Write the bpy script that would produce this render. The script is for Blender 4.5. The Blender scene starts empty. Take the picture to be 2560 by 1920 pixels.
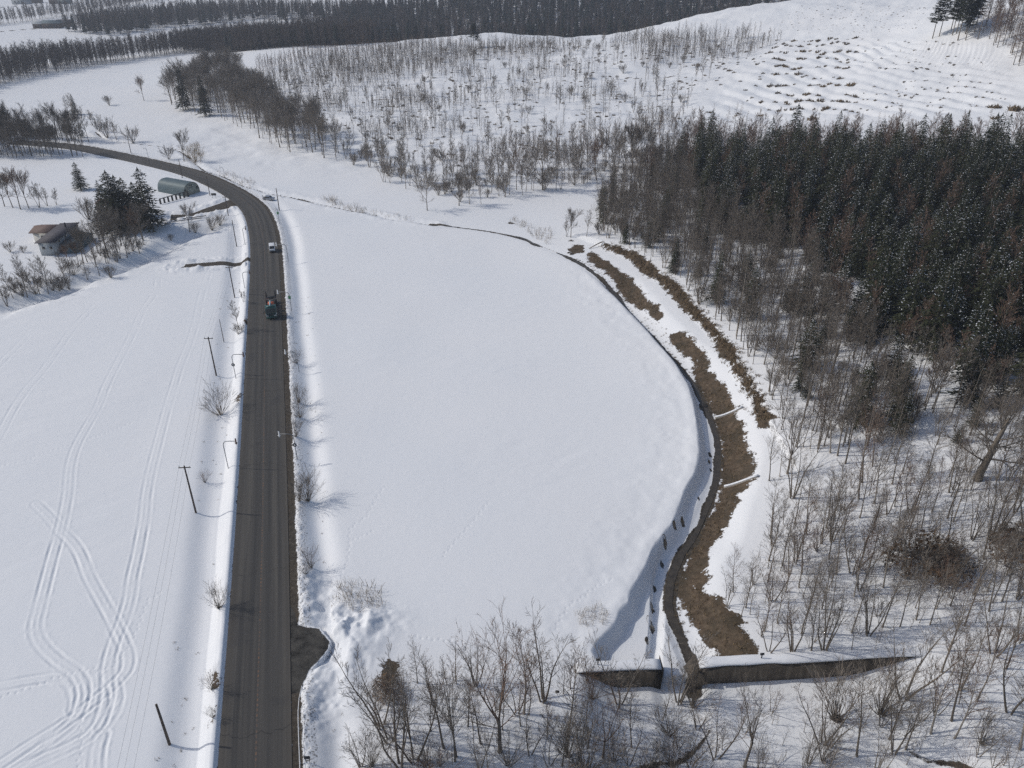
import bpy, math, random
import numpy as np
from mathutils import Vector, Matrix

# ------------------------------------------------------------------ camera, sky, sun, exposure
SC = bpy.context.scene
COL = SC.collection
CAM_Z, PITCH, FPX = 76.0, math.radians(29.5), 1949.0
cam_d = bpy.data.cameras.new("camera")
cam = bpy.data.objects.new("camera", cam_d)
COL.objects.link(cam)
cam.location = (0, 0, CAM_Z)
cam.rotation_euler = (math.pi / 2 - PITCH, 0, 0)
cam_d.sensor_fit = 'HORIZONTAL'
cam_d.sensor_width = 36.0
cam_d.lens = 36.0 * FPX / 2560.0
cam_d.clip_start = 0.5
cam_d.clip_end = 20000
SC.camera = cam

SUN_EL, SUN_AZ = math.radians(40.0), math.radians(-83.0)   # azimuth from +Y towards +X
sun_vec = Vector((math.cos(SUN_EL) * math.sin(SUN_AZ), math.cos(SUN_EL) * math.cos(SUN_AZ), math.sin(SUN_EL)))
W = bpy.data.worlds.new("World")
SC.world = W
W.use_nodes = True
wn = W.node_tree
wn.nodes.clear()
sky = wn.nodes.new("ShaderNodeTexSky")
sky.sky_type = 'NISHITA'
sky.sun_disc = False
sky.sun_elevation = SUN_EL
sky.sun_rotation = SUN_AZ
sky.air_density = 1.0
sky.dust_density = 2.0
sky.ozone_density = 1.0
bg = wn.nodes.new("ShaderNodeBackground")
bg.inputs[1].default_value = 0.15
wo = wn.nodes.new("ShaderNodeOutputWorld")
wn.links.new(sky.outputs[0], bg.inputs[0])
wn.links.new(bg.outputs[0], wo.inputs[0])

sun_d = bpy.data.lights.new("sun", 'SUN')
sun_d.energy = 2.95
sun_d.angle = math.radians(0.55)
sun_d.color = (1.0, 0.955, 0.88)
sun = bpy.data.objects.new("sun", sun_d)
COL.objects.link(sun)
sun.location = (-60, 20, 160)
sun.rotation_euler = (-sun_vec).to_track_quat('-Z', 'Y').to_euler()

SC.view_settings.view_transform = 'Standard'
SC.view_settings.look = 'None'
SC.view_settings.exposure = -0.56
SC.view_settings.gamma = 1.0
SC.view_settings.use_curve_mapping = False
SC.cycles.max_bounces = 6
SC.cycles.diffuse_bounces = 3
SC.cycles.volume_bounces = 0
SC.cycles.use_denoising = False

# ------------------------------------------------------------------ survey helpers: photo bearings -> ground points
SP, CP = math.sin(PITCH), math.cos(PITCH)
TS = 640.0 / 2212.0


def pz(u, v, z=0.0):
    """World x, y where the bearing (u, v) meets the level z."""
    a = (u - 1280.0) / FPX
    b = -(v - 960.0) / FPX
    dy = CP + b * SP
    dz = -SP + b * CP
    t = (z - CAM_Z) / dz
    return a * t, dy * t


def T(tx, ty, pts):
    return [(tx + p[0] * TS, ty + p[1] * TS) for p in pts]


rng = np.random.default_rng(7)
random.seed(7)


def hash2(ix, iy, seed):
    h = (ix.astype(np.int64) * 374761393 + iy.astype(np.int64) * 668265263 + seed * 974711) & 0xFFFFFFFF
    h = ((h ^ (h >> 13)) * 1274126177) & 0xFFFFFFFF
    h = h ^ (h >> 16)
    return (h & 0xFFFFFF) / float(0xFFFFFF)


def vnoise(x, y, scale, seed=0):
    x = x / scale
    y = y / scale
    ix = np.floor(x)
    iy = np.floor(y)
    fx = x - ix
    fy = y - iy
    fx = fx * fx * fx * (fx * (fx * 6 - 15) + 10)
    fy = fy * fy * fy * (fy * (fy * 6 - 15) + 10)
    a = hash2(ix, iy, seed)
    b = hash2(ix + 1, iy, seed)
    c = hash2(ix, iy + 1, seed)
    d = hash2(ix + 1, iy + 1, seed)
    return (a + (b - a) * fx + (c - a) * fy + (a - b - c + d) * fx * fy) * 2 - 1


def fbm(x, y, scale, oct=3, seed=0):
    s = 0
    amp = 1.0
    for k in range(oct):
        s = s + amp * vnoise(x + 31.7 * k, y - 17.3 * k, scale / 2 ** k, seed + k * 11)
        amp *= 0.5
    return s


def sstep(a, b, x):
    t = np.clip((x - a) / (b - a), 0, 1)
    return t * t * (3 - 2 * t)


# ------------------------------------------------------------------ base relief (surveyed heights)
CPX = [  # (u, v, z)
    (50, 1900, 0), (300, 1900, 0), (50, 1500, 0), (450, 1500, 0), (50, 1100, 0), (450, 1150, 0), (100, 850, 0), (500, 850, 0),
    (250, 700, 0), (640, 1900, 0), (650, 1400, 0), (660, 1000, 0), (660, 700, 0), (600, 520, 0), (300, 450, 0), (100, 520, .4),
    (20, 640, 0), (100, 400, 0), (900, 1500, -.2), (1300, 1500, -.4), (900, 1000, 0), (1400, 1000, -.1), (1000, 700, 0),
    (1300, 700, .1), (800, 600, 0), (900, 1800, -.3), (1200, 1800, -.8), (1500, 1900, -1.2), (2000, 1900, -.8), (2400, 1900, .2),
    (1490, 620, 1.6), (1620, 690, 2.2), (1780, 860, 2.4), (1930, 1080, 2.6), (1900, 1300, .8), (1870, 1500, -.2), (1800, 1640, -.5),
    (1560, 1640, -.6), (2100, 1640, .2), (2330, 1640, .9), (2540, 1640, 2.2), (2540, 1400, 5.5), (2540, 1200, 8), (2250, 1200, 5),
    (2250, 1400, 2.6), (2050, 1250, 2.6), (2540, 1000, 10), (2250, 1000, 7.5), (2540, 800, 12), (2250, 800, 9), (2000, 800, 5.5),
    (2540, 600, 14), (2250, 600, 11), (1900, 600, 6), (1700, 600, 4), (2540, 450, 16), (2200, 450, 12), (1850, 450, 6), (1650, 450, 2.5),
    (1800, 330, 8), (2200, 330, 14), (2540, 330, 19), (1850, 200, 16), (2200, 200, 23), (2540, 200, 28), (1850, 120, 23),
    (2200, 110, 31), (2500, 120, 36), (2200, 20, 42), (2540, 20, 50), (1978, 1, 40),
    (640, 126, 7), (756, 117, 9.6), (929, 107, 12.4), (1103, 94, 15.8), (1262, 81, 19.6), (1381, 93, 16), (1482, 91, 17),
    (1584, 77, 20), (1743, 43, 31), (1873, 10, 39),
    (1300, 350, 4), (1300, 250, 8), (1300, 150, 13.5), (1000, 300, 4), (1000, 200, 8), (800, 250, 4), (800, 170, 8),
    (1550, 350, 5), (1550, 250, 9), (1550, 150, 17), (900, 430, 0), (1100, 480, 0), (1300, 500, 0), (1500, 490, .5),
    (640, 350, 0), (440, 270, 0), (300, 200, 0), (50, 250, 0), (500, 150, 2), (200, 170, 0), (1150, 550, 0), (1400, 560, .4)]
CPW = [(-210, 760, -6), (-60, 760, -6), (60, 770, -4), (170, 770, 4), (260, 770, 14), (340, 800, 22), (350, 520, 58), (260, 660, 50),
       (500, 600, 70), (600, 300, 60), (300, 150, 28), (-350, 700, 0), (-600, 900, 0), (-300, 1000, 4), (-900, 1300, 0), (-450, 1400, 8),
       (0, 1000, 22), (220, 1000, 40), (-120, 1300, 45), (300, 1400, 85), (800, 1200, 85), (-1500, 2000, 25), (0, 2500, 120),
       (1500, 2000, 130), (0, 0, -2), (-80, 0, 0), (90, 0, 0), (0, -200, 0), (-400, 100, 0), (-300, 350, 0), (-500, 500, 0),
       (140, 60, 6), (200, 0, 6), (-3000, 3000, 30), (3000, 3000, 120), (-2500, 0, 10), (2500, 0, 60), (0, -2500, 0)]
_cx, _cy, _cz = [], [], []
for (u, v, z) in CPX:
    x, y = pz(u, v, z)
    _cx.append(x); _cy.append(y); _cz.append(z)
for (x, y, z) in CPW:
    _cx.append(x); _cy.append(y); _cz.append(z)
_cx, _cy, _cz = map(np.array, (_cx, _cy, _cz))
MQ = 18.0


def _phi(r2):
    return np.sqrt(r2 + MQ * MQ)


_n = len(_cx)
_A = np.zeros((_n + 1, _n + 1))
_A[:_n, :_n] = _phi((_cx[:, None] - _cx) ** 2 + (_cy[:, None] - _cy) ** 2)
_A[:_n, :_n] += np.eye(_n) * -0.5
_A[:_n, _n] = 1
_A[_n, :_n] = 1
_w = np.linalg.solve(_A, np.concatenate([_cz, [0.0]]))


def Hb(x, y):
    x = np.asarray(x, float)
    y = np.asarray(y, float)
    s = np.full(np.broadcast(x, y).shape, _w[_n])
    for k in range(_n):
        s = s + _w[k] * _phi((x - _cx[k]) ** 2 + (y - _cy[k]) ** 2)
    return s


_MD = np.concatenate([np.linspace(36, 120, 60), np.geomspace(121, 2600, 150)])


def gp(u, v):
    """Ground point of a bearing on the base relief: first crossing met going outwards (arrays or floats)."""
    sh = np.shape(u)
    u = np.atleast_1d(np.asarray(u, float))
    v = np.atleast_1d(np.asarray(v, float))
    a = (u - 1280.0) / FPX
    b = -(v - 960.0) / FPX
    dy = CP + b * SP
    dz = -SP + b * CP
    t = _MD[None, :] / dy[:, None]
    gap = CAM_Z + dz[:, None] * t - Hb(a[:, None] * t, np.broadcast_to(_MD[None, :], t.shape))
    hit = gap <= 0
    k = np.where(hit.any(1), hit.argmax(1), len(_MD) - 1)
    k = np.maximum(k, 1)
    r = np.arange(len(u))
    g0, g1_ = gap[r, k - 1], gap[r, k]
    f = np.clip(g0 / np.where(np.abs(g0 - g1_) < 1e-9, 1, g0 - g1_), 0, 1)
    tt = t[r, k - 1] + (t[r, k] - t[r, k - 1]) * f
    for _ in range(3):
        gg = CAM_Z + dz * tt - Hb(a * tt, dy * tt)
        tt = tt + np.clip(gg * .6 / -dz, -3, 3)
    x, y = a * tt, dy * tt
    return (x.reshape(sh), y.reshape(sh))


def gpl(pts):
    p = np.array(pts, float)
    x, y = gp(p[:, 0], p[:, 1])
    return np.stack([x, y], 1)


def smooth_line(P, step):
    """Catmull-Rom resampling of an open polyline."""
    P = np.asarray(P, float)
    Q = np.vstack([2 * P[0] - P[1], P, 2 * P[-1] - P[-2]])
    out = []
    for i in range(1, len(Q) - 2):
        p0, p1, p2, p3 = Q[i - 1], Q[i], Q[i + 1], Q[i + 2]
        n = max(1, int(np.linalg.norm(p2 - p1) / step))
        for k in range(n):
            t = k / n
            out.append(0.5 * ((2 * p1) + (-p0 + p2) * t + (2 * p0 - 5 * p1 + 4 * p2 - p3) * t * t + (-p0 + 3 * p1 - 3 * p2 + p3) * t ** 3))
    out.append(P[-1])
    return np.array(out)


def line_dist(x, y, L, R):
    """(distance, signed: right of travel > 0, arc length) to polyline L, big where farther than R."""
    d = np.full(x.shape, 1e6)
    sg = np.full(x.shape, 1e6)
    ar = np.zeros(x.shape)
    m = (x > L[:, 0].min() - R) & (x < L[:, 0].max() + R) & (y > L[:, 1].min() - R) & (y < L[:, 1].max() + R)
    idx = np.nonzero(m)[0]
    if len(idx) == 0:
        return d, sg, ar
    X, Y = x[idx], y[idx]
    bd = np.full(len(idx), 1e12)
    bs = np.ones(len(idx))
    ba = np.zeros(len(idx))
    acc = 0.0
    for i in range(len(L) - 1):
        ax, ay = L[i]
        bx, by = L[i + 1]
        ex, ey = bx - ax, by - ay
        ll = math.hypot(ex, ey)
        if ll < 1e-9:
            continue
        near = np.nonzero((X > min(ax, bx) - R) & (X < max(ax, bx) + R) & (Y > min(ay, by) - R) & (Y < max(ay, by) + R))[0]
        if len(near):
            xx, yy = X[near], Y[near]
            t = np.clip(((xx - ax) * ex + (yy - ay) * ey) / (ll * ll), 0, 1)
            qx = xx - ax - t * ex
            qy = yy - ay - t * ey
            dd = qx * qx + qy * qy
            up = dd < bd[near]
            k = near[up]
            bd[k] = dd[up]
            bs[k] = np.where((ex * (yy - ay) - ey * (xx - ax))[up] < 0, 1.0, -1.0)
            ba[k] = acc + t[up] * ll
        acc += ll
    q = np.sqrt(bd)
    d[idx] = q
    sg[idx] = q * bs
    ar[idx] = ba
    return d, sg, ar


def in_poly(x, y, P):
    c = np.zeros(x.shape, bool)
    j = len(P) - 1
    for i in range(len(P)):
        xi, yi = P[i]
        xj, yj = P[j]
        if yi != yj:
            k = ((yi > y) != (yj > y)) & (x < (xj - xi) * (y - yi) / (yj - yi) + xi)
            c ^= k
        j = i
    return c


def poly_sd(x, y, P, R=6.0):
    """Signed distance to polygon P, inside > 0, -R beyond R."""
    out = np.full(x.shape, -float(R))
    m = (x > P[:, 0].min() - R) & (x < P[:, 0].max() + R) & (y > P[:, 1].min() - R) & (y < P[:, 1].max() + R)
    idx = np.nonzero(m)[0]
    if len(idx) == 0:
        return out
    d, _, _ = line_dist(x[idx], y[idx], np.vstack([P, P[:1]]), R)
    ins = in_poly(x[idx], y[idx], P)
    out[idx] = np.where(ins, np.minimum(d, R), -np.minimum(d, R))
    return out


# ------------------------------------------------------------------ the lines of the place
ROAD_L = T(0, 1440, [(1900, 1659)]) + T(0, 960, [(2015, 1659), (2075, 830), (2115, 0)]) + T(0, 480, [(2150, 1106), (2178, 700), (2180, 460), (2150, 290), (2090, 173), (2000, 75), (1900, 0)]) + T(0, 0, [(1620, 1520), (1240, 1410), (900, 1335), (700, 1292), (450, 1262), (100, 1240)])
ROAD_R = T(640, 1440, [(300, 1659)]) + T(640, 960, [(283, 1659), (260, 830), (240, 0)]) + T(640, 480, [(215, 1106), (192, 700), (172, 460), (140, 290), (95, 150), (45, 85)]) + T(0, 0, [(2130, 1659), (1900, 1545), (1640, 1450), (1240, 1360), (900, 1290), (700, 1250), (450, 1222), (100, 1200)])
_L = smooth_line(np.array([pz(u, v, .3) for u, v in ROAD_L]), 1.0)
_R = smooth_line(np.array([pz(u, v, .3) for u, v in ROAD_R]), 1.0)


def resample(P, n):
    s = np.concatenate([[0], np.cumsum(np.linalg.norm(np.diff(P, axis=0), axis=1))])
    t = np.linspace(0, s[-1], n)
    return np.stack([np.interp(t, s, P[:, 0]), np.interp(t, s, P[:, 1])], 1)


_c = 0.5 * (resample(_L, 160) + resample(_R, 160))
d0 = _c[0] - _c[4]
_sp = np.linalg.norm(_c[1] - _c[0])
_c = np.vstack([_c[0] + (d0 / np.linalg.norm(d0))[None, :] * (_sp * np.arange(int(70 / _sp), 0, -1))[:, None], _c])
for _ in range(6):
    _c[1:-1] = 0.25 * _c[:-2] + 0.5 * _c[1:-1] + 0.25 * _c[2:]
ROADC = smooth_line(_c, 2.5)                 # near end first, going away
ROAD_HW = 3.75

STREAM = smooth_line(gpl(T(640, 480, [(1500, 270), (1720, 300), (1990, 335), (2212, 378)]) + T(1280, 480, [(120, 410), (200, 450), (320, 490), (480, 562), (600, 622), (700, 690), (800, 762), (910, 845), (1000, 960), (1100, 1072), (1200, 1172), (1300, 1285), (1400, 1385), (1500, 1485), (1600, 1600)]) + T(1280, 960, [(1630, 20), (1690, 130), (1745, 260), (1785, 400), (1795, 560), (1775, 740), (1735, 870), (1685, 1000), (1625, 1140), (1560, 1255), (1480, 1360), (1420, 1490), (1385, 1600)]) + T(1280, 1440, [(1372, 60), (1372, 170), (1420, 300), (1490, 460), (1560, 620), (1590, 740), (1582, 850)])), 1.2)
BANK = smooth_line(gpl(T(1280, 480, [(700, 735), (800, 830), (950, 960), (1100, 1120), (1250, 1300), (1380, 1450), (1470, 1600)]) + T(1280, 960, [(1520, 30), (1570, 220), (1600, 450), (1600, 640), (1550, 800), (1480, 920), (1425, 1070), (1370, 1190), (1290, 1310), (1200, 1420), (1150, 1550)]) + T(1280, 1440, [(1090, -10), (1010, 120), (990, 220), (920, 290), (880, 400), (790, 480), (710, 560), (685, 650), (735, 745)])), 1.0)
STEP2 = smooth_line(gpl(T(1280, 960, [(1330, 1260), (1270, 1400), (1225, 1550)]) + T(1280, 1440, [(1205, 50), (1200, 200), (1185, 420), (1165, 600), (1180, 740)])), 1.0)
DITCH_T = smooth_line(gpl(T(0, 0, [(820, 1130), (900, 1190), (1000, 1215), (1230, 1242), (1480, 1272), (1600, 1330), (1690, 1410), (1780, 1482), (1900, 1512), (2100, 1602), (2212, 1630)]) + T(640, 480, [(100, 5), (300, 38), (400, 62), (530, 92), (680, 122), (850, 157), (950, 168), (1190, 232), (1340, 246), (1540, 280)])), 2.0)
GULLY = smooth_line(gpl(T(0, 480, [(-200, 1000), (0, 985), (120, 930), (300, 880), (450, 850), (560, 810), (680, 740), (850, 690), (1000, 640), (1150, 580), (1300, 510), (1450, 440), (1600, 360), (1800, 300)])), 2.0)

GRASS = [gpl(T(1280, 480, [(660, 520), (720, 530), (780, 580), (850, 610), (880, 640), (940, 690), (1010, 720), (1060, 780), (1130, 840), (1160, 890), (1180, 930), (1220, 950), (1270, 980), (1290, 1060), (1260, 1070), (1200, 1010), (1160, 960), (1100, 960), (1060, 910), (980, 860), (900, 770), (850, 730), (800, 670), (720, 640), (670, 600)])),
         gpl(T(1280, 480, [(1370, 1180), (1470, 1190), (1550, 1250), (1630, 1340), (1710, 1430), (1720, 1500), (1790, 1550), (1850, 1659)]) + T(1280, 960, [(1860, 10), (1890, 80), (1940, 150), (1960, 230), (2010, 320), (2030, 440), (2040, 530), (2110, 640), (2120, 710), (2040, 770), (2125, 800), (1980, 890), (1950, 1000), (1880, 1130), (1850, 1220), (1760, 1290), (1700, 1450), (1690, 1580), (1670, 1659)]) + T(1280, 1440, [(1680, 60), (1760, 170), (1830, 200), (1890, 290), (1990, 370), (2040, 480), (2110, 640), (2125, 720), (1790, 722), (1770, 590), (1700, 490), (1650, 370), (1540, 250), (1480, 150), (1450, 50)]) + T(1280, 960, [(1450, 1650), (1480, 1530), (1560, 1400), (1500, 1390), (1600, 1230), (1660, 1120), (1740, 1000), (1800, 880), (1815, 700), (1815, 400), (1780, 280), (1730, 100), (1655, 0)]) + T(1280, 480, [(1610, 1560), (1560, 1480), (1600, 1440), (1540, 1370), (1470, 1340), (1420, 1280), (1370, 1230)])),
         gpl(T(1280, 480, [(480, 500), (540, 460), (610, 460), (630, 520), (540, 530)]))]
BROWNBANK = smooth_line(gpl(T(1280, 480, [(790, 475), (880, 510), (930, 525), (1050, 575), (1140, 650), (1200, 715), (1290, 765), (1400, 860), (1490, 970), (1560, 1050), (1670, 1150), (1790, 1290), (1835, 1370), (1880, 1420), (1960, 1560)]) + T(1280, 960, [(2030, 10), (2110, 190), (2190, 320)])), 1.2)
PULLOUT = gpl(T(640, 1440, [(270, 200), (325, 320), (365, 430), (440, 452), (545, 465), (632, 575), (615, 640), (548, 725), (465, 805), (415, 910), (385, 1010), (280, 1030)]))
SIDEROAD = [gpl(T(0, 480, [(1470, 262), (1478, 200), (1620, 200), (1780, 140), (1990, 66), (2060, 70), (2060, 120), (1950, 142), (1790, 182), (1650, 212), (1480, 252)])),
            gpl(T(0, 480, [(1510, 655), (1590, 640), (1600, 622), (1900, 600), (2200, 576), (2210, 606), (2000, 626), (1700, 648)]))]
PATCH = [gpl(T(0, 480, [(2110, 1130), (2125, 1105), (2150, 1100), (2150, 1150), (2125, 1165)])), gpl(T(0, 960, [(2045, 205), (2060, 140), (2085, 110), (2075, 180)])),
         gpl(T(0, 1440, [(1810, 1330), (1840, 1240), (1870, 1170), (1880, 1240), (1850, 1310)])), gpl(T(0, 1440, [(1840, 930), (1855, 880), (1870, 910), (1860, 970)])),
         gpl(T(640, 1440, [(1085, 800), (1150, 740), (1210, 760), (1210, 900), (1100, 980), (1070, 900)]))]
FARROADS = [gpl([(-30, 82), (120, 69), (240, 53), (330, 46)]), gpl([(-30, 21), (120, 8), (260, -4)])]

# tracks in the left field: (line, half spacing, depth)
TRK = [T(0, 480, [(1365, 745), (1350, 860), (1240, 1020), (1160, 1200), (1060, 1400), (930, 1659)]) + T(0, 960, [(850, 200), (720, 430), (655, 560), (610, 720), (590, 950), (560, 1120), (520, 1290), (470, 1450), (415, 1659)]) + T(0, 1440, [(345, 280), (310, 430), (330, 540), (400, 640), (530, 750), (660, 840), (715, 920), (725, 1010), (700, 1110), (640, 1250), (500, 1380), (250, 1560), (100, 1659), (-100, 1780)]),
       T(0, 480, [(1800, 700), (1740, 900), (1700, 1100), (1640, 1300), (1560, 1500), (1510, 1659)]) + T(0, 960, [(1440, 230), (1370, 500), (1310, 740), (1270, 950), (1250, 1150), (1220, 1320), (1190, 1480), (1150, 1659)]) + T(0, 1440, [(1120, 200), (1060, 400), (1000, 540), (950, 700), (930, 850), (935, 1000), (905, 1150), (860, 1280), (760, 1390), (600, 1480), (400, 1570), (200, 1659), (0, 1760)]),
       T(0, 960, [(315, 1040), (420, 1140), (530, 1270), (640, 1380), (710, 1500), (770, 1659)]) + T(0, 1440, [(850, 150), (950, 330), (1010, 450), (1080, 600), (1110, 700), (1090, 820), (960, 960), (800, 1090), (600, 1250), (300, 1440), (0, 1640)]),
       T(0, 480, [(1000, 830), (850, 960), (740, 1070), (620, 1200), (500, 1370), (330, 1600)]) + T(0, 960, [(270, 0), (130, 200), (-20, 490)]),
       T(0, 480, [(310, 1150), (200, 1290), (60, 1430), (-60, 1560)]),
       T(0, 1440, [(830, 1700), (845, 1500), (880, 1380)]),
       T(0, 1440, [(935, 870), (1000, 960), (1010, 1060), (975, 1180), (900, 1290)]),
       T(0, 1440, [(0, 955), (300, 900), (560, 880), (640, 960), (665, 1050), (655, 1140)])]
TRACKS = [smooth_line(gpl(t), 1.0) for t in TRK]
FOOT = [smooth_line(gpl(t), 1.0) for t in [
    T(0, 1440, [(0, 1045), (250, 970), (450, 890), (600, 840), (800, 800), (950, 800), (1120, 590), (1200, 420), (1290, 200), (1400, 140)]),
    T(640, 960, [(730, 1659), (800, 1500), (820, 1250), (950, 1150), (1030, 1000), (1120, 880)]),
    T(640, 960, [(800, 1370), (950, 1300), (1030, 1265)]),
    T(1280, 1440, [(370, 460), (440, 330), (500, 250), (600, 190), (700, 110), (850, 30)]),
    T(640, 1440, [(1320, 515), (1500, 540), (1650, 555), (1800, 575)]),
    T(1280, 960, [(-600, 1500), (-500, 1380), (-300, 1150), (-200, 1020)]),
    T(0, 960, [(0, 720), (220, 670), (380, 600), (640, 520), (900, 430), (1150, 330)]),
    T(0, 1440, [(660, 1659), (700, 1500), (700, 1250)])]]

# dam: straight concrete wall, two wings with a gap
DAM_Y0, DAM_X0, DAM_SL = 64.9, 8.0, 0.036
DAM_XL, DAM_GL, DAM_GR, DAM_XR = 7.6, 18.2, 22.6, 52.4
DAM_TH = 1.25


def dam_y(x):
    return DAM_Y0 + DAM_SL * (x - DAM_X0)


ROAD_PROF = (np.array([-30, -13.5, -10.2, -8.6, -7.6, -6.4, -5.2, -4.65, -4.3, -3.9, 3.8, 4.75, 4.95, 5.5, 6.1, 8.0, 8.8, 9.9, 11.2, 30]),
             np.array([0, 0, -.05, -.75, -.95, -.75, .30, .60, .58, .14, .14, .14, .34, .42, .25, -1.0, -.95, -.12, .02, 0]))


_ps = np.arange(-30, 30.01, .1)
_pv = np.interp(_ps, *ROAD_PROF)
_pk = np.ones(17) / 17
_pg = np.convolve(np.convolve(np.pad(_pv, 16, mode='edge'), _pk, 'same'), _pk, 'same')[16:-16]
_pb = np.clip((np.abs(_ps + .6) - 5.6) / 1.2, 0, 1)
ROAD_PROF = (_ps, _pv * (1 - _pb) + _pg * _pb)


def H(x, y, feat=None):
    """Ground height; feat (dict) collects masks for the ground material."""
    x = np.atleast_1d(np.asarray(x, float))
    y = np.atleast_1d(np.asarray(y, float))
    z = Hb(x, y)
    base = z.copy()
    # gentle drift relief
    near = sstep(400, 250, np.hypot(x, y))
    z = z + 0.16 * fbm(x, y, 30, 2, 3) + 0.028 * near * fbm(x * .6 + y * .5, y * 1.6 - x * .9, 4.0, 2, 5) * sstep(-.2, .5, vnoise(x, y, 18, 6))
    z = z + 1.2 * sstep(320, 470, y) * sstep(-250, -100, x) * fbm(x, y, 60, 3, 9)
    # --- main road
    d, s, ar = line_dist(x, y, ROADC, 31)
    wob = 0.3 * vnoise(ar, s * 0 + 3, 14, 21) * sstep(5.0, 7, np.abs(s)) + .12 * vnoise(ar, s * 0 + 9, 2.0, 4) * sstep(4.3, 5, np.abs(s)) * sstep(6.5, 5, np.abs(s))
    prof = np.interp(s + wob, *ROAD_PROF)
    straight = sstep(300, 255, ar)
    prof = prof * straight + (1 - straight) * np.interp(s, [-11, -8, -6.6, -5.6, 5.6, 6.6, 8, 11], [0, .12, .16, .04, .04, .16, .12, 0])
    fl = sstep(24, 13, d)
    zr_base = base
    z = z * (1 - fl) + zr_base * fl + np.where(d < 31, prof, 0)
    crust = sstep(4.7, 4.9, s) * sstep(5.9, 5.4, s) * 0.11 * (vnoise(x, y, .5, 33) + .5 * vnoise(x, y, .25, 34))
    z = z + crust
    # pull-out: flat apron with pushed-up snow round it
    ps = poly_sd(x, y, PULLOUT, 9)
    z = np.where(ps > -.3, base + .13, z)
    rim = sstep(-.3, -1.0, ps) * sstep(-9, -2.5, ps) * np.where(s > 5, 1, 0)
    z = z + rim * (0.55 + .35 * fbm(x, y, 2.2, 3, 41)) * (ps < -.1)
    lump = np.exp(-(((x + 21.0) / 5.5) ** 2 + ((y - 72.5) / 2.6) ** 2))
    z = z + lump * (.55 + .55 * fbm(x, y, 1.8, 3, 43)) * (s > 9)
    # --- side roads
    dirt_sd = np.full(x.shape, -6.0)
    for P in SIDEROAD:
        q = poly_sd(x, y, P, 6)
        dirt_sd = np.maximum(dirt_sd, q)
        z = np.where(d > 5, z + sstep(-.4, -1.2, q) * sstep(-5, -2, q) * (.45 + .5 * fbm(x, y, 2.0, 3, 51)), z)
    # --- creek and its bank
    dB, sB, aB = line_dist(x, y, BANK, 40)
    dS, sS, aS = line_dist(x, y, STREAM, 40)
    LS = STREAM_LEN
    tS = aS / LS
    amp = 0.30 + 0.70 * sstep(0.27, 0.42, tS)
    up = y > dam_y(x) + 0.4
    left = (sS <= 0) & (dS < 38)                      # line runs towards the camera: its left-hand = forest side
    # signed so that + is the forest side (right in the photo)
    rt = -sS
    channel = np.interp(rt, [-3.2, -1.7, -.95, 0, .95, 1.7, 3.0, 6.5, 8.5], [0, -.08, -.38, -.62, -.5, -.42, -.3, -.08, 0])
    lowd = 1.9 * sstep(0.30, 0.45, tS)
    bank_fall = np.where(dB < 39, sstep(-.1, 1.9 + .3 * vnoise(x, y, 5, 61), -sB), 0)
    tB = aB / BANK_LEN
    bank_fall = np.where((-sB > 0) | (sB < .2), bank_fall, 0)
    rise = sstep(7.5 + .8 * vnoise(x, y, 6, 77), 1.0, rt)
    depth = lowd * bank_fall * rise
    depth = np.where((dB < 39) & (dS < 39) & up, depth, 0)
    dmid = depth * sstep(0.0, .06, tB)
    z = z - dmid
    z = z + np.where((dS < 9) & up, channel * amp, 0)
    # field-edge cornice
    z = z + np.where(dB < 5, .12 * np.exp(-((sB - .8) / 1.2) ** 2), 0)
    d2, s2, a2 = line_dist(x, y, STEP2, 8)
    st = sstep(0, .5, -s2) * sstep(2.2, 1.2, -s2) * np.where(d2 < 7, 1, 0) * sstep(0, .12, a2 / 30)
    z = z - 0.95 * st * up
    lump2 = np.where((dB < 14) & (sB > 0), sstep(14, 2, sB), 0)
    z = z + lump2 * .06 * fbm(x, y, 2.0, 2, 63)
    # small ditch far up
    dd, sd_, ad = line_dist(x, y, DITCH_T, 8)
    z = z - .55 * np.exp(-(dd / 1.1) ** 2) * (d > 6)
    z = z + np.where((dd < 8) & (d > 8), .18 * np.exp(-((dd - 2.6) / 1.2) ** 2) * (1 + fbm(x, y, 2.5, 2, 5)), 0)
    # forest-side brown bank
    db, sb, ab = line_dist(x, y, BROWNBANK, 20)
    z = z + np.where(db < 20, 1.1 * sstep(1.8, -1.8, sb) * sstep(20, 3, db) * np.where(sb < 30, 1, 0), 0) * (rt > 3)
    # --- gully by the house
    dg, sg_, ag = line_dist(x, y, GULLY, 20)
    z = z - 2.3 * np.exp(-(dg / 4.2) ** 2) * (d > 9) + np.where(dg < 18, .25 * np.exp(-((dg - 5) / 4) ** 2) * fbm(x, y, 3, 2, 8), 0)
    # --- ground below the dam
    ddm = dam_y(x) + 0.62 - y
    wing = sstep(DAM_XL - .5, DAM_XL + 6, x) * sstep(DAM_XR + .5, DAM_XR - 12, x)
    hollow = np.where(ddm > 0, sstep(0, .35, ddm) * (1 - .65 * sstep(8, 34, ddm)), 0) * wing
    z = z - 2.7 * hollow
    gap = sstep(DAM_GL - 1.5, DAM_GL + .3, x) * sstep(DAM_GR + 1.5, DAM_GR - .3, x)
    z = z - 0.5 * hollow * gap
    wood = sstep(-9, -4, ddm) * sstep(-26, -14, x) * sstep(0.5, 3, ps * -1)
    z = z + np.where(ddm > 1.5, .28 * fbm(x, y, 7, 3, 71) * sstep(1.5, 6, ddm) * sstep(-12, -2, x), 0)
    dk, sk, ak = line_dist(x, y, LOWCREEK, 12)
    z = z - np.where(dk < 12, .75 * np.exp(-(dk / 1.3) ** 2) * (.6 + .5 * vnoise(ak, ak * 0, 5, 12)), 0)
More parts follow.
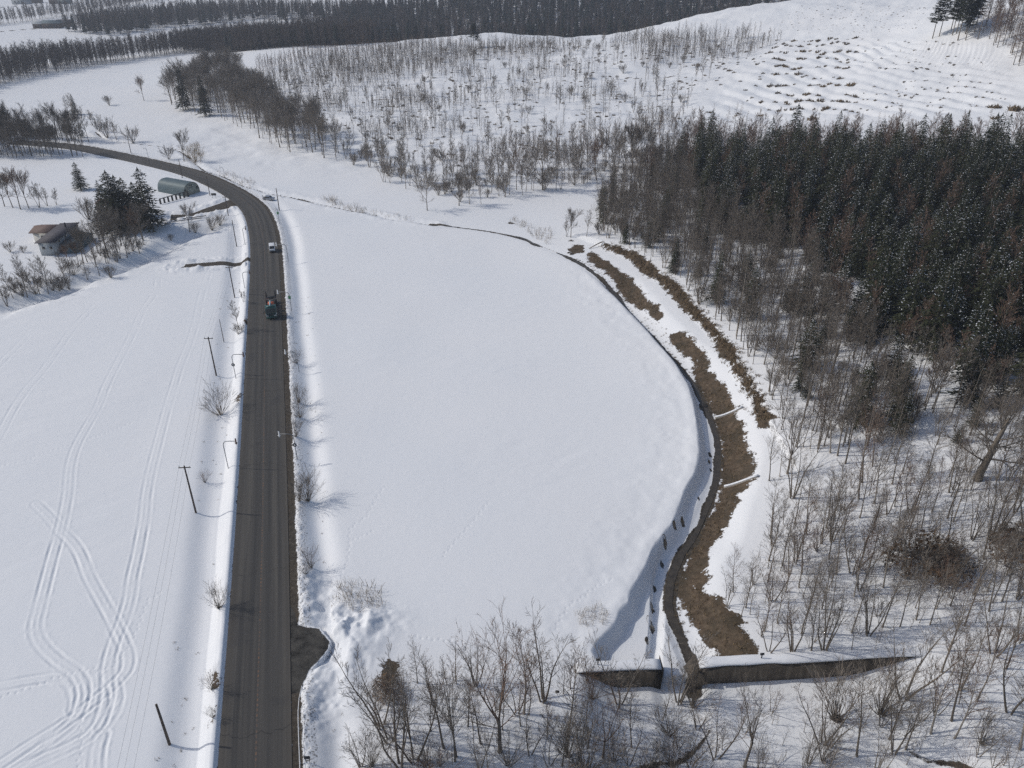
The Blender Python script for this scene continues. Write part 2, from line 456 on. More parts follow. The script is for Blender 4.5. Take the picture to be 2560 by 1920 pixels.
    dk2, _, ak2 = line_dist(x, y, LOWCREEK2, 12)
    z = z - np.where(dk2 < 12, .75 * np.exp(-(dk2 / 1.3) ** 2) * (.6 + .5 * vnoise(ak2, ak2 * 0, 5, 13)), 0)
    # upper forest floor and hillside roughness
    hillm = sstep(280, 330, y) * sstep(-190, -120, x) * sstep(760, 640, y) * sstep(12, 30, d)
    z = z + hillm * .55 * fbm(x, y, 11, 3, 81)
    # contour rows on the cleared slope
    cs = poly_sd(x, y, CLEARED, 25)
    cm = sstep(-4, 10, cs)
    ph = base * 1.75 + .38 * fbm(x, y, 40, 2, 91)
    z = z + cm * ((.42 * np.sin(ph * 2 * math.pi / 2.6) + .15 * np.sin(ph * 4 * math.pi / 2.6 + .8)) * (.85 + .5 * vnoise(x, y, 25, 93)) + .16 * fbm(x, y, 6, 3, 92))
    # tracks
    for k, L in enumerate(TRACKS):
        dt, s_, a_ = line_dist(x, y, L, 3.0)
        dep = (.10 - .06 * sstep(75, 150, y)) * (0.75 + .35 * vnoise(a_, a_ * 0 + k, 3.0, 95))
        g = 0
        for off in (-.72, .72):
            e = np.abs(s_ - off)
            g = g - dep * (.6 + .8 * np.clip(vnoise(a_, s_ * 0 + off + k, 3.5, 96), -.5, 1)) * np.exp(-(e / .19) ** 4) + dep * .3 * (1 + vnoise(a_, s_ * 0 + off, .7, 97)) * np.exp(-((e - .40) / .15) ** 2)
        z = z + np.where(dt < 2.9, g, 0)
    for k, L in enumerate(FOOT):
        dt, s_, a_ = line_dist(x, y, L, 1.0)
        g = -.07 * np.exp(-((s_ - .12 * np.sign(np.sin(a_ * math.pi / .75))) / .15) ** 2) * np.clip(np.sin(a_ * 2 * math.pi / .75) * 1.4, 0, 1)
        z = z + np.where(dt < .9, g, 0)
    if feat is not None:
        g = np.full(x.shape, -6.0)
        for P in GRASS:
            g = np.maximum(g, poly_sd(x, y, P, 6))
        bb = 1.15 + .65 * vnoise(ab, ab * 0, 7, 15) - db
        bb = np.where(db < 8, bb, -6)
        g = np.maximum(g, np.clip(bb, -6, 6))
        for P in PATCH:
            g = np.maximum(g, poly_sd(x, y, P, 6) - .1)
        for L in HILL_LINES:
            dl, _, al = line_dist(x, y, L, 8)
            g = np.maximum(g, np.where(dl < 6, .9 + 1.3 * vnoise(al, al * 0, 12, 16) - dl, -6))
        feat['grass'] = g + .12
        sh = np.minimum(s - 3.6, 4.85 - s)              # right shoulder
        sh2 = np.minimum(-s - 3.6, 3.8 + s)
        dirt = np.where(d < 12, np.maximum(sh, sh2), -6)
        dirt = np.maximum(dirt, dirt_sd)
        dirt = np.maximum(dirt, np.where(dd < 6, .36 + .2 * vnoise(ad, ad * 0, 9, 3) - dd, -6))
        dirt = np.maximum(dirt, np.where(np.abs(rt - .12) < 3, (.66 + .25 * sstep(.72, .95, tS) + .26 * vnoise(aS, aS * 0, 4, 19) - .75 * sstep(.30, .16, tS) * sstep(-.35, .25, vnoise(aS, aS * 0, 9, 23))) - np.abs(rt - .12), -6))
        dirt = np.maximum(dirt, np.where(dk < 4, .22 + .5 * vnoise(ak, ak * 0, 3.5, 14) - dk, -6))
        dirt = np.maximum(dirt, np.where(dk2 < 4, .22 + .5 * vnoise(ak2, ak2 * 0, 3.5, 15) - dk2, -6))
        for L in FARROADS:
            df, _, _ = line_dist(x, y, L, 12)
            dirt = np.maximum(dirt, np.where(df < 12, 3.2 - df, -6))
        feat['dirt'] = np.clip(dirt, -6, 6)
        feat['tar'] = np.clip(ps + .05, -6, 6)
        feat['crust'] = np.where((s > 4.6) & (s < 6.4), 1.0, 0.0)
    return z


HILL_LINES = [smooth_line(gpl(t), 3.0) for t in [
    T(640, 0, [(35, 650), (110, 710), (180, 800), (250, 870), (340, 910), (450, 918), (560, 905)]), T(640, 0, [(640, 885), (850, 860), (1050, 850), (1250, 845), (1400, 825), (1560, 830)]),
    T(640, 0, [(1680, 700), (1740, 735), (1830, 720)]), T(1280, 0, [(500, 540), (640, 542), (780, 540)]), T(1280, 0, [(1190, 492), (1320, 485), (1450, 478)]),
    T(1280, 0, [(980, 665), (1100, 672), (1250, 662), (1400, 658), (1500, 652)]), T(640, 0, [(1020, 590), (1120, 605), (1250, 600), (1400, 585)]), T(640, 0, [(930, 1130), (1020, 1125), (1100, 1150), (1180, 1200)]),
    T(1280, 0, [(1440, 705), (1520, 725), (1580, 740)]), T(1280, 0, [(290, 408), (600, 395), (850, 370), (1000, 345), (1300, 325)])]]


def seg_len(L):
    return float(np.linalg.norm(np.diff(L, axis=0), axis=1).sum())


STREAM_LEN, BANK_LEN = seg_len(STREAM), seg_len(BANK)
LOWCREEK = smooth_line(gpl(T(1280, 1440, [(1740, 1170), (1640, 1290), (1530, 1400), (1400, 1460), (1300, 1475), (1150, 1540), (1040, 1600), (900, 1750)])), 1.0)
LOWCREEK2 = smooth_line(gpl(T(1920, 1440, [(1130, 1230), (1200, 1340), (1300, 1430), (1420, 1500), (1560, 1540), (1700, 1580), (1800, 1659), (1900, 1800)])), 1.0)
CLEARED = gpl([(1800, 200), (1890, 135), (1960, 95), (2150, 92), (2330, 104), (2465, 106), (2530, 150), (2555, 220), (2560, 275), (2300, 295), (1900, 300), (1740, 300)])


def Hz(x, y):
    return float(H(np.array([x]), np.array([y]))[0])
# ------------------------------------------------------------------ materials
def new_mat(name):
    m = bpy.data.materials.new(name)
    m.use_nodes = True
    nt = m.node_tree
    nt.nodes.clear()
    o = nt.nodes.new("ShaderNodeOutputMaterial")
    p = nt.nodes.new("ShaderNodeBsdfPrincipled")
    nt.links.new(p.outputs[0], o.inputs[0])
    return m, nt, p


def N(nt, t, **kw):
    n = nt.nodes.new(t)
    for k, v in kw.items():
        if k.startswith("i"):
            n.inputs[int(k[1:])].default_value = v
        else:
            setattr(n, k, v)
    return n


def noise(nt, scale, detail=4, rough=.55, vec=None):
    n = N(nt, "ShaderNodeTexNoise")
    n.inputs['Scale'].default_value = scale
    n.inputs['Detail'].default_value = detail
    n.inputs['Roughness'].default_value = rough
    if vec is not None:
        nt.links.new(vec, n.inputs['Vector'])
    return n.outputs['Fac']


def ramp(nt, fac, stops):
    r = N(nt, "ShaderNodeValToRGB")
    els = r.color_ramp.elements
    while len(els) < len(stops):
        els.new(0.5)
    for e, (p, c) in zip(els, stops):
        e.position = p
        e.color = (c[0], c[1], c[2], 1)
    nt.links.new(fac, r.inputs[0])
    return r.outputs[0]


def math_n(nt, op, a, b=None, c=None):
    n = N(nt, "ShaderNodeMath", operation=op)
    for i, q in enumerate((a, b, c)):
        if q is None:
            continue
        if isinstance(q, (int, float)):
            n.inputs[i].default_value = q
        else:
            nt.links.new(q, n.inputs[i])
    return n.outputs[0]


def mixc(nt, fac, a, b):
    n = N(nt, "ShaderNodeMix", data_type='RGBA')
    for i, q in ((0, fac), (6, a), (7, b)):
        if isinstance(q, (int, float)):
            n.inputs[i].default_value = q
        elif isinstance(q, tuple):
            n.inputs[i].default_value = (q[0], q[1], q[2], 1)
        else:
            nt.links.new(q, n.inputs[i])
    return n.outputs[2]


def maprange(nt, v, a, b, lo=0.0, hi=1.0):
    n = N(nt, "ShaderNodeMapRange")
    n.inputs[1].default_value = a
    n.inputs[2].default_value = b
    n.inputs[3].default_value = lo
    n.inputs[4].default_value = hi
    nt.links.new(v, n.inputs[0])
    return n.outputs[0]


def bump(nt, h, strength, dist, p):
    b = N(nt, "ShaderNodeBump")
    b.inputs['Strength'].default_value = strength
    b.inputs['Distance'].default_value = dist
    nt.links.new(h, b.inputs['Height'])
    nt.links.new(b.outputs[0], p.inputs['Normal'])


def simple(name, col, rough=.8, var=.25, scale=3.0, metal=0.0, spec=.3, scale2=None):
    """Uneven solid colour: two octaves of real-colour variation and a fine bump."""
    m, nt, p = new_mat(name)
    tc = N(nt, "ShaderNodeTexCoord")
    f = noise(nt, scale, 5, .6, tc.outputs['Object'])
    lo = tuple(c * (1 - var) for c in col)
    hi = tuple(min(1, c * (1 + var)) for c in col)
    c = ramp(nt, f, [(.3, lo), (.7, hi)])
    nt.links.new(c, p.inputs['Base Color'])
    p.inputs['Roughness'].default_value = rough
    p.inputs['Metallic'].default_value = metal
    p.inputs['Specular IOR Level'].default_value = spec
    return m


def twig_mat(name, lo, hi):
    m, nt, p = new_mat(name)
    oi = N(nt, "ShaderNodeObjectInfo")
    g = N(nt, "ShaderNodeNewGeometry")
    f = noise(nt, 1.3, 3, .6, g.outputs['Position'])
    s = math_n(nt, 'ADD', math_n(nt, 'MULTIPLY', oi.outputs['Random'], .55), math_n(nt, 'MULTIPLY', f, .45))
    c = ramp(nt, s, [(.1, lo), (.85, hi)])
    nt.links.new(c, p.inputs['Base Color'])
    p.inputs['Roughness'].default_value = .9
    p.inputs['Specular IOR Level'].default_value = .15
    return m


def ground_mat():
    m, nt, p = new_mat("snow_ground")
    g = N(nt, "ShaderNodeNewGeometry")
    pos = g.outputs['Position']

    def attr(n):
        return N(nt, "ShaderNodeAttribute", attribute_name=n).outputs['Fac']
    n_big = noise(nt, .03, 3, .5, pos)
    n_mid = noise(nt, .45, 5, .62, pos)
    n_fine = noise(nt, 2.6, 5, .65, pos)
    n_ultra = noise(nt, 9.0, 3, .6, pos)
    snow = ramp(nt, n_big, [(.3, (.80, .82, .845)), (.7, (.83, .84, .855))])
    # dead grass and dirt
    gcol = ramp(nt, noise(nt, 1.3, 6, .7, pos), [(.25, (.05, .036, .025)), (.45, (.10, .073, .05)), (.6, (.15, .112, .077)), (.8, (.23, .18, .13))])
    gcol = mixc(nt, maprange(nt, noise(nt, .35, 4, .6, pos), .4, .65), gcol, (.075, .06, .042))
    dcol = ramp(nt, noise(nt, 1.6, 5, .65, pos), [(.3, (.045, .037, .03)), (.55, (.08, .068, .054)), (.8, (.13, .115, .095))])
    tcol = ramp(nt, noise(nt, .55, 6, .7, pos), [(.34, (.022, .021, .02)), (.48, (.06, .057, .052)), (.7, (.11, .104, .093))])
    edge = math_n(nt, 'ADD', math_n(nt, 'MULTIPLY', math_n(nt, 'SUBTRACT', n_mid, .5), 4.4), math_n(nt, 'MULTIPLY', math_n(nt, 'SUBTRACT', n_fine, .5), 2.4))
    gf = maprange(nt, math_n(nt, 'ADD', attr("grass"), edge), -.12, .12)
    # patches of snow left lying in the grass
    left = maprange(nt, noise(nt, .5, 6, .6, pos), .70, .72)
    gf = math_n(nt, 'MULTIPLY', gf, math_n(nt, 'SUBTRACT', 1.0, left))
    df = maprange(nt, math_n(nt, 'ADD', attr("dirt"), math_n(nt, 'MULTIPLY', edge, .24)), -.06, .06)
    tf = maprange(nt, math_n(nt, 'ADD', attr("tar"), math_n(nt, 'MULTIPLY', edge, .14)), -.05, .05)
    speck = maprange(nt, noise(nt, 4.2, 4, .7, pos), .53, .60)
    cf = math_n(nt, 'MULTIPLY', math_n(nt, 'MULTIPLY', attr("crust"), speck), .85)
    c = mixc(nt, cf, snow, (.10, .085, .07))
    c = mixc(nt, gf, c, gcol)
    c = mixc(nt, df, c, dcol)
    c = mixc(nt, tf, c, tcol)
    nt.links.new(c, p.inputs['Base Color'])
    p.inputs['Roughness'].default_value = .75
    p.inputs['Specular IOR Level'].default_value = .12
    bare = math_n(nt, 'MAXIMUM', gf, math_n(nt, 'MAXIMUM', df, tf))
    hh = math_n(nt, 'ADD', math_n(nt, 'MULTIPLY', n_mid, .06), math_n(nt, 'MULTIPLY', n_fine, .018))
    hh = math_n(nt, 'ADD', hh, math_n(nt, 'MULTIPLY', math_n(nt, 'MULTIPLY', n_ultra, bare), .12))
    hh = math_n(nt, 'SUBTRACT', hh, math_n(nt, 'MULTIPLY', gf, .12))
    bump(nt, hh, .8, 1.0, p)
    return m


def road_mat():
    m, nt, p = new_mat("asphalt")
    g = N(nt, "ShaderNodeNewGeometry")
    pos = g.outputs['Position']
    off = N(nt, "ShaderNodeAttribute", attribute_name="off").outputs['Fac']
    arc = N(nt, "ShaderNodeAttribute", attribute_name="arc").outputs['Fac']
    cv = N(nt, "ShaderNodeCombineXYZ")
    nt.links.new(off, cv.inputs[0])
    nt.links.new(math_n(nt, 'MULTIPLY', arc, .012), cv.inputs[1])
    streak = noise(nt, 1.15, 4, .6, cv.outputs[0])
    base = ramp(nt, streak, [(.34, (.052, .051, .050)), (.5, (.078, .074, .069)), (.66, (.112, .104, .092))])
    fine = noise(nt, 7, 3, .6, pos)
    base = mixc(nt, maprange(nt, fine, .3, .75, 0, .35), base, (.045, .045, .046))
    patch = maprange(nt, noise(nt, .12, 3, .5, pos), .62, .66)
    base = mixc(nt, math_n(nt, 'MULTIPLY', patch, .35), base, (.045, .045, .048))
    # salt- and grit-grey lane edges
    ed = maprange(nt, math_n(nt, 'ABSOLUTE', off), 2.7, 3.75, 0, .55)
    base = mixc(nt, ed, base, (.105, .094, .08))
    # tar-filled transverse cracks
    cw = N(nt, "ShaderNodeCombineXYZ")
    nt.links.new(math_n(nt, 'MULTIPLY', off, .16), cw.inputs[0])
    nt.links.new(math_n(nt, 'MULTIPLY', arc, .045), cw.inputs[1])
    wv_ = math_n(nt, 'MULTIPLY', noise(nt, 1.0, 4, .6, cw.outputs[0]), 9.0)
    crk = math_n(nt, 'PINGPONG', math_n(nt, 'ADD', arc, wv_), 13.0)
    ck = maprange(nt, crk, .03, .075, .65, 0)
    base = mixc(nt, ck, base, (.022, .022, .024))
    nt.links.new(base, p.inputs['Base Color'])
    p.inputs['Roughness'].default_value = .82
    p.inputs['Specular IOR Level'].default_value = .25
    bump(nt, fine, .25, .02, p)
    return m


def line_mat():
    m, nt, p = new_mat("worn_centre_line_paint")
    g = N(nt, "ShaderNodeNewGeometry")
    arc = N(nt, "ShaderNodeAttribute", attribute_name="arc").outputs['Fac']
    w = math_n(nt, 'PINGPONG', arc, .35)
    rum = maprange(nt, w, .12, .2)
    f = maprange(nt, noise(nt, .7, 5, .7, g.outputs['Position']), .42, .62, .1, .75)
    c = mixc(nt, math_n(nt, 'MULTIPLY', f, rum), (.066, .062, .058), (.20, .11, .06))
    nt.links.new(c, p.inputs['Base Color'])
    p.inputs['Roughness'].default_value = .8
    return m


def water_mat():
    m, nt, p = new_mat("creek_water")
    g = N(nt, "ShaderNodeNewGeometry")
    f = noise(nt, 1.2, 4, .6, g.outputs['Position'])
    c = ramp(nt, f, [(.3, (.045, .037, .028)), (.7, (.09, .075, .056))])
    nt.links.new(c, p.inputs['Base Color'])
    p.inputs['Roughness'].default_value = .18
    bump(nt, noise(nt, 5, 3, .6, g.outputs['Position']), .35, .08, p)
    return m


# ------------------------------------------------------------------ mesh builders
def mesh_from(name, V, F, mats, FM=None, smooth=False):
    me = bpy.data.meshes.new(name)
    V = np.asarray(V, np.float32)
    me.vertices.add(len(V))
    me.vertices.foreach_set("co", V.ravel())
    if isinstance(F, np.ndarray):
        k = F.shape[1]
        me.loops.add(F.size)
        me.loops.foreach_set("vertex_index", F.astype(np.int32).ravel())
        me.polygons.add(len(F))
        me.polygons.foreach_set("loop_start", np.arange(0, F.size, k, dtype=np.int32))
    else:
        ln = np.array([len(f) for f in F], np.int32)
        me.loops.add(int(ln.sum()))
        me.loops.foreach_set("vertex_index", np.array([i for f in F for i in f], np.int32))
        me.polygons.add(len(F))
        me.polygons.foreach_set("loop_start", np.concatenate([[0], np.cumsum(ln)[:-1]]).astype(np.int32))
    for m in mats:
        me.materials.append(m)
    if FM is not None:
        me.polygons.foreach_set("material_index", np.asarray(FM, np.int32))
    if smooth:
        me.polygons.foreach_set("use_smooth", np.ones(len(me.polygons), bool))
    me.update(calc_edges=True)
    me.validate()
    return me


def link(name, data, parent=None, loc=None):
    o = bpy.data.objects.new(name, data)
    COL.objects.link(o)
    if parent is not None:
        o.parent = parent
    if loc is not None:
        o.location = loc
    return o


def tag(o, label=None, cat=None, group=None, kind=None):
    if label:
        o["label"] = label
    if cat:
        o["category"] = cat
    if group:
        o["group"] = group
    if kind:
        o["kind"] = kind
    return o


def thing(name, label, cat, loc, rz=0.0, group=None):
    o = link(name, None, None, loc)
    o.rotation_euler = (0, 0, rz)
    o.empty_display_size = .3
    return tag(o, label, cat, group)


class MB:
    """Collects boxes, prisms and tubes; build() links them as one mesh object."""
    def __init__(s):
        s.v, s.f, s.m = [], [], []

    def add(s, V, F, mi=0):
        b = len(s.v)
        s.v += [tuple(map(float, p)) for p in V]
        s.f += [tuple(b + i for i in f) for f in F]
        s.m += [mi] * len(F)
        return s

    def box(s, c, d, rz=0.0, mi=0, taper=(1, 1)):
        hx, hy, hz = d[0] / 2, d[1] / 2, d[2] / 2
        P = []
        for z in (-1, 1):
            tx, ty = (1, 1) if z < 0 else taper
            for (a, b) in ((-1, -1), (1, -1), (1, 1), (-1, 1)):
                x, y = a * hx * tx, b * hy * ty
                P.append((c[0] + x * math.cos(rz) - y * math.sin(rz), c[1] + x * math.sin(rz) + y * math.cos(rz), c[2] + z * hz))
        return s.add(P, [(0, 3, 2, 1), (4, 5, 6, 7), (0, 1, 5, 4), (1, 2, 6, 5), (2, 3, 7, 6), (3, 0, 4, 7)], mi)

    def prism(s, prof, a, b, axis='y', mi=0):
        """Profile (2-D, counter-clockwise) swept from a to b along axis; profile coordinates are the other two axes."""
        n = len(prof)
        P = []
        for t in (a, b):
            for (p, q) in prof:
                P.append({'x': (t, p, q), 'y': (p, t, q), 'z': (p, q, t)}[axis])
        F = [tuple(range(n))[::-1], tuple(range(n, 2 * n))] + [(i, (i + 1) % n, n + (i + 1) % n, n + i) for i in range(n)]
        return s.add(P, F, mi)

    def tube(s, pts, r, n=8, mi=0, cap=True):
        pts = [Vector(p) for p in pts]
        rs = r if isinstance(r, (list, tuple)) else [r] * len(pts)
        rings = []
        ref = Vector((0.31, 0.87, 0.2))
        for i, p in enumerate(pts):
            d = (pts[min(i + 1, len(pts) - 1)] - pts[max(i - 1, 0)])
            if d.length < 1e-9:
                d = Vector((0, 0, 1))
            d.normalize()
            u = d.cross(ref)
            if u.length < .05:
                u = d.cross(Vector((1, 0, 0)))
            u.normalize()
            w = d.cross(u)
            rings.append([p + (u * math.cos(k * 2 * math.pi / n) + w * math.sin(k * 2 * math.pi / n)) * rs[i] for k in range(n)])
        V = [q for ring in rings for q in ring]
        F = []
        for i in range(len(pts) - 1):
            for k in range(n):
                F.append((i * n + k, i * n + (k + 1) % n, (i + 1) * n + (k + 1) % n, (i + 1) * n + k))
        if cap:
            F.append(tuple(range(n))[::-1])
            F.append(tuple((len(pts) - 1) * n + k for k in range(n)))
        return s.add(V, F, mi)

    def build(s, name, mats, parent=None, smooth=False, loc=None, bevel=0.0):
        if not isinstance(mats, (list, tuple)):
            mats = [mats]
        me = mesh_from(name, s.v, s.f, mats, s.m, smooth)
        o = link(name, me, parent, loc)
        if bevel:
            md = o.modifiers.new("bevel", 'BEVEL')
            md.width = bevel
            md.segments = 2
            md.limit_method = 'ANGLE'
        return o


# ------------------------------------------------------------------ ground
M = {}
M['ground'] = ground_mat()
M['road'] = road_mat()
M['line'] = line_mat()
M['water'] = water_mat()


def build_ground():
    vs = np.concatenate([np.arange(2150, -10, -2.25), np.arange(-10, -110, -3.5)])
    ang = PITCH + np.arctan((vs - 960) / FPX)
    ys = CAM_Z / np.tan(ang)
    ys = ys[ys < 2600]
    ys = np.concatenate([[-1500, -600, -250, -120, -60, -25, 0, 14, 26], np.arange(32, ys[0] - .2, .6)[:], ys, [3000, 4200, 6000, 8000]])
    ys = np.unique(ys)
    sd = np.linspace(-1.0, 1.0, 1161)
    so = 1.0 + np.array([.04, .1, .2, .35, .6, 1.0, 2.0, 5.0])
    ss = np.concatenate([-so[::-1], sd, so])
    half = np.maximum(ys, 0) * .60 + 27
    X = (ss[None, :] * half[:, None])
    far = np.abs(ss) > 1.9
    Y = np.repeat(ys[:, None], len(ss), 1)
    x, y = X.ravel(), Y.ravel()
    feat = {}
    z = H(x, y, feat)
    nr, nc = X.shape
    global GZ
    GZ = (float(z.min()), float(z.max()))
    print('ground heights', GZ)
    i = np.arange(nr - 1)[:, None] * nc + np.arange(nc - 1)[None, :]
    F = np.stack([i, i + 1, i + nc + 1, i + nc], -1).reshape(-1, 4)
    me = mesh_from("ground", np.stack([x, y, z], 1), F, [M['ground']], None, True)
    for k, a in feat.items():
        at = me.attributes.new(k, 'FLOAT', 'POINT')
        at.data.foreach_set("value", a.astype(np.float32))
    o = link("ground", me)
    tag(o, kind="structure")
    return o


build_ground()


def strip(name, line, offs, zfun, mat, zoff):
    """A sheet along a centre line: offs across, height from zfun + zoff."""
    L = np.asarray(line)
    d = np.gradient(L, axis=0)
    d /= np.linalg.norm(d, axis=1)[:, None]
    nrm = np.stack([d[:, 1], -d[:, 0]], 1)
    arc = np.concatenate([[0], np.cumsum(np.linalg.norm(np.diff(L, axis=0), axis=1))])
    O = np.asarray(offs) if np.ndim(offs) == 2 else np.repeat(np.asarray(offs)[None, :], len(L), 0)
    P = L[:, None, :] + nrm[:, None, :] * O[:, :, None]
    x, y = P[..., 0].ravel(), P[..., 1].ravel()
    z = zfun(x, y) + zoff
    n, k = O.shape
    i = np.arange(n - 1)[:, None] * k + np.arange(k - 1)[None, :]
    F = np.stack([i, i + 1, i + k + 1, i + k], -1).reshape(-1, 4)
    me = mesh_from(name, np.stack([x, y, z], 1), F, [mat], None, True)
    a = me.attributes.new("off", 'FLOAT', 'POINT')
    a.data.foreach_set("value", O.ravel().astype(np.float32))
    a = me.attributes.new("arc", 'FLOAT', 'POINT')
    a.data.foreach_set("value", np.repeat(arc, k).astype(np.float32))
    o = link(name, me)
    tag(o, kind="structure")
    return o


_rc = smooth_line(ROADC, 1.0)
strip("road", _rc, [-3.86, -3.4, -2.4, -1.2, 0, 1.2, 2.4, 3.3, 3.72], Hb, M['road'], .21)
strip("centre_line", _rc, [-.085, .085], Hb, M['line'], .214)
_st = smooth_line(STREAM, .8)
_t = np.linspace(0, 1, len(_st))
_wv = .50 + .18 * np.array([vnoise(np.array([q * 190.0]), np.array([0.0]), 6, 5)[0] for q in _t])
_wv *= (.55 + .45 * sstep(.25, .4, _t))
_arcs = np.concatenate([[0], np.cumsum(np.linalg.norm(np.diff(_st, axis=0), axis=1))])
_gapw = 1 - sstep(.30, .16, _t) * sstep(-.30, .1, vnoise(_arcs, _arcs * 0, 9, 23))
_wv *= np.maximum(_gapw, .02)
_zs = H(_st[:, 0], _st[:, 1])
for _ in range(12):
    _zs[1:-1] = .25 * _zs[:-2] + .5 * _zs[1:-1] + .25 * _zs[2:]


def stream_z(x, y):
    return np.repeat(_zs - .4 * (1 - _gapw), 4)


strip("creek_water", _st, np.stack([-_wv, -_wv * .3, _wv * .3, _wv], 1), stream_z, M['water'], .13)
for nm, L in (("creek_water", LOWCREEK), ("creek_water", LOWCREEK2)):
    _q = smooth_line(L, .8)
    _z = H(_q[:, 0], _q[:, 1])
    for _ in range(6):
        _z[1:-1] = .25 * _z[:-2] + .5 * _z[1:-1] + .25 * _z[2:]
    _cw = .10 + .22 * np.clip(vnoise(np.arange(len(_q)) * .8, np.zeros(len(_q)), 4, 8), -.9, 1)
    strip(nm, _q, np.stack([-_cw, _cw * .0, _cw], 1), lambda x, y: np.repeat(_z, 3), M['water'], .12)
# open-water holes in the snow-filled channel below the field bank
HOLES = T(1280, 960, [(1650, 165), (1730, 580), (1722, 640), (1738, 705), (1630, 960), (1490, 1190), (1412, 1255), (1325, 1385), (1318, 1505)]) + T(1280, 1440, [(1250, 50), (1226, 235), (1215, 390), (1180, 560)])
HSZ = [.9, .7, .55, .4, .35, .8, .7, .75, .6, .7, .8, 1.1, .6]
mb = MB()
for (u, v), sz in zip(HOLES, HSZ):
    x0, y0 = gp(u, v)
    x0, y0 = float(x0) + .25, float(y0) + 1.7          # the channel floor lies about 2.5 m below the field
    pts = []
    for k in range(14):
        a = k / 14 * 2 * math.pi
        r = sz * (.55 + .5 * random.random())
        pts.append((x0 + math.cos(a) * r * .55, y0 + math.sin(a) * r * 1.25))
    hz = H(np.array([p[0] for p in pts]), np.array([p[1] for p in pts]))
    c = (x0, y0, Hz(x0, y0) + .06)
    mb.add([(p[0], p[1], q + .05) for p, q in zip(pts, hz)] + [c], [(k, (k + 1) % 14, 14) for k in range(14)])
tag(mb.build("water_holes", M['water']), kind="structure")
# ------------------------------------------------------------------ trees
M['bark'] = twig_mat("grey_brown_bark", (.12, .102, .083), (.26, .225, .185))
M['birchbark'] = twig_mat("pale_bark", (.22, .19, .155), (.40, .36, .31))
M['twig'] = twig_mat("bare_twigs", (.125, .105, .087), (.27, .235, .20))
M['redtwig'] = twig_mat("reddish_twigs", (.12, .08, .06), (.21, .145, .11))
M['needle'] = twig_mat("dark_needles", (.010, .015, .010), (.046, .050, .026))
M['needle_far'] = twig_mat("far_dark_needles", (.016, .022, .021), (.032, .040, .035))
M['fartwig'] = twig_mat("far_bare_twigs", (.07, .057, .052), (.13, .108, .098))
M['snowy'] = simple("snow_on_branches", (.74, .77, .82), .7, .06)
M['oldleaf'] = twig_mat("withered_leaves", (.10, .062, .035), (.19, .12, .07))
M['drygrass'] = twig_mat("dry_grass_blades", (.14, .10, .055), (.30, .225, .14))
M['brush'] = twig_mat("brown_brush", (.09, .067, .044), (.21, .155, .095))
M['yellowtwig'] = twig_mat("yellow_willow_twigs", (.20, .145, .075), (.34, .26, .14))


class G:
    """Triangle collector for plants."""
    def __init__(s):
        s.v, s.t, s.m = [], [], []

    def ribbon(s, a, b, w, r, mi=0, w2=0.0):
        d = b - a
        if d.length < 1e-6:
            return
        q = Vector((r.uniform(-1, 1), r.uniform(-1, 1), r.uniform(-1, 1)))
        n = d.cross(q)
        if n.length < 1e-6:
            return
        n.normalize()
        k = len(s.v)
        if w2 > 0:
            s.v += [a - n * w, a + n * w, b + n * w2, b - n * w2]
            s.t += [(k, k + 1, k + 2), (k, k + 2, k + 3)]
            s.m += [mi, mi]
        else:
            s.v += [a - n * w, a + n * w, b]
            s.t.append((k, k + 1, k + 2))
            s.m.append(mi)

    def tube(s, pts, rad, n=4, mi=0):
        k0 = len(s.v)
        m = len(pts)
        for i, p in enumerate(pts):
            d = (pts[min(i + 1, m - 1)] - pts[max(i - 1, 0)]).normalized()
            u = d.cross(Vector((.3, .9, .25)))
            if u.length < .1:
                u = d.cross(Vector((1, 0, 0)))
            u.normalize()
            w = d.cross(u)
            for j in range(n):
                a = j * 2 * math.pi / n
                s.v.append(p + (u * math.cos(a) + w * math.sin(a)) * rad[i])
        for i in range(m - 1):
            for j in range(n):
                a, b = k0 + i * n + j, k0 + i * n + (j + 1) % n
                s.t += [(a, b, b + n), (a, b + n, a + n)]
                s.m += [mi, mi]

    def tri(s, a, b, c, mi=0):
        k = len(s.v)
        s.v += [a, b, c]
        s.t.append((k, k + 1, k + 2))
        s.m.append(mi)

    def arrays(s):
        return (np.array([tuple(p) for p in s.v], np.float32).reshape(-1, 3), np.array(s.t, np.int32).reshape(-1, 3), np.array(s.m, np.int32))


def rdir(d, ang, r):
    """d tilted by about ang radians in a random direction."""
    q = Vector((r.gauss(0, 1), r.gauss(0, 1), r.gauss(0, 1)))
    n = d.cross(q)
    if n.length < 1e-6:
        n = Vector((1, 0, 0))
    n.normalize()
    return (d * math.cos(ang) + n * math.sin(ang)).normalized()


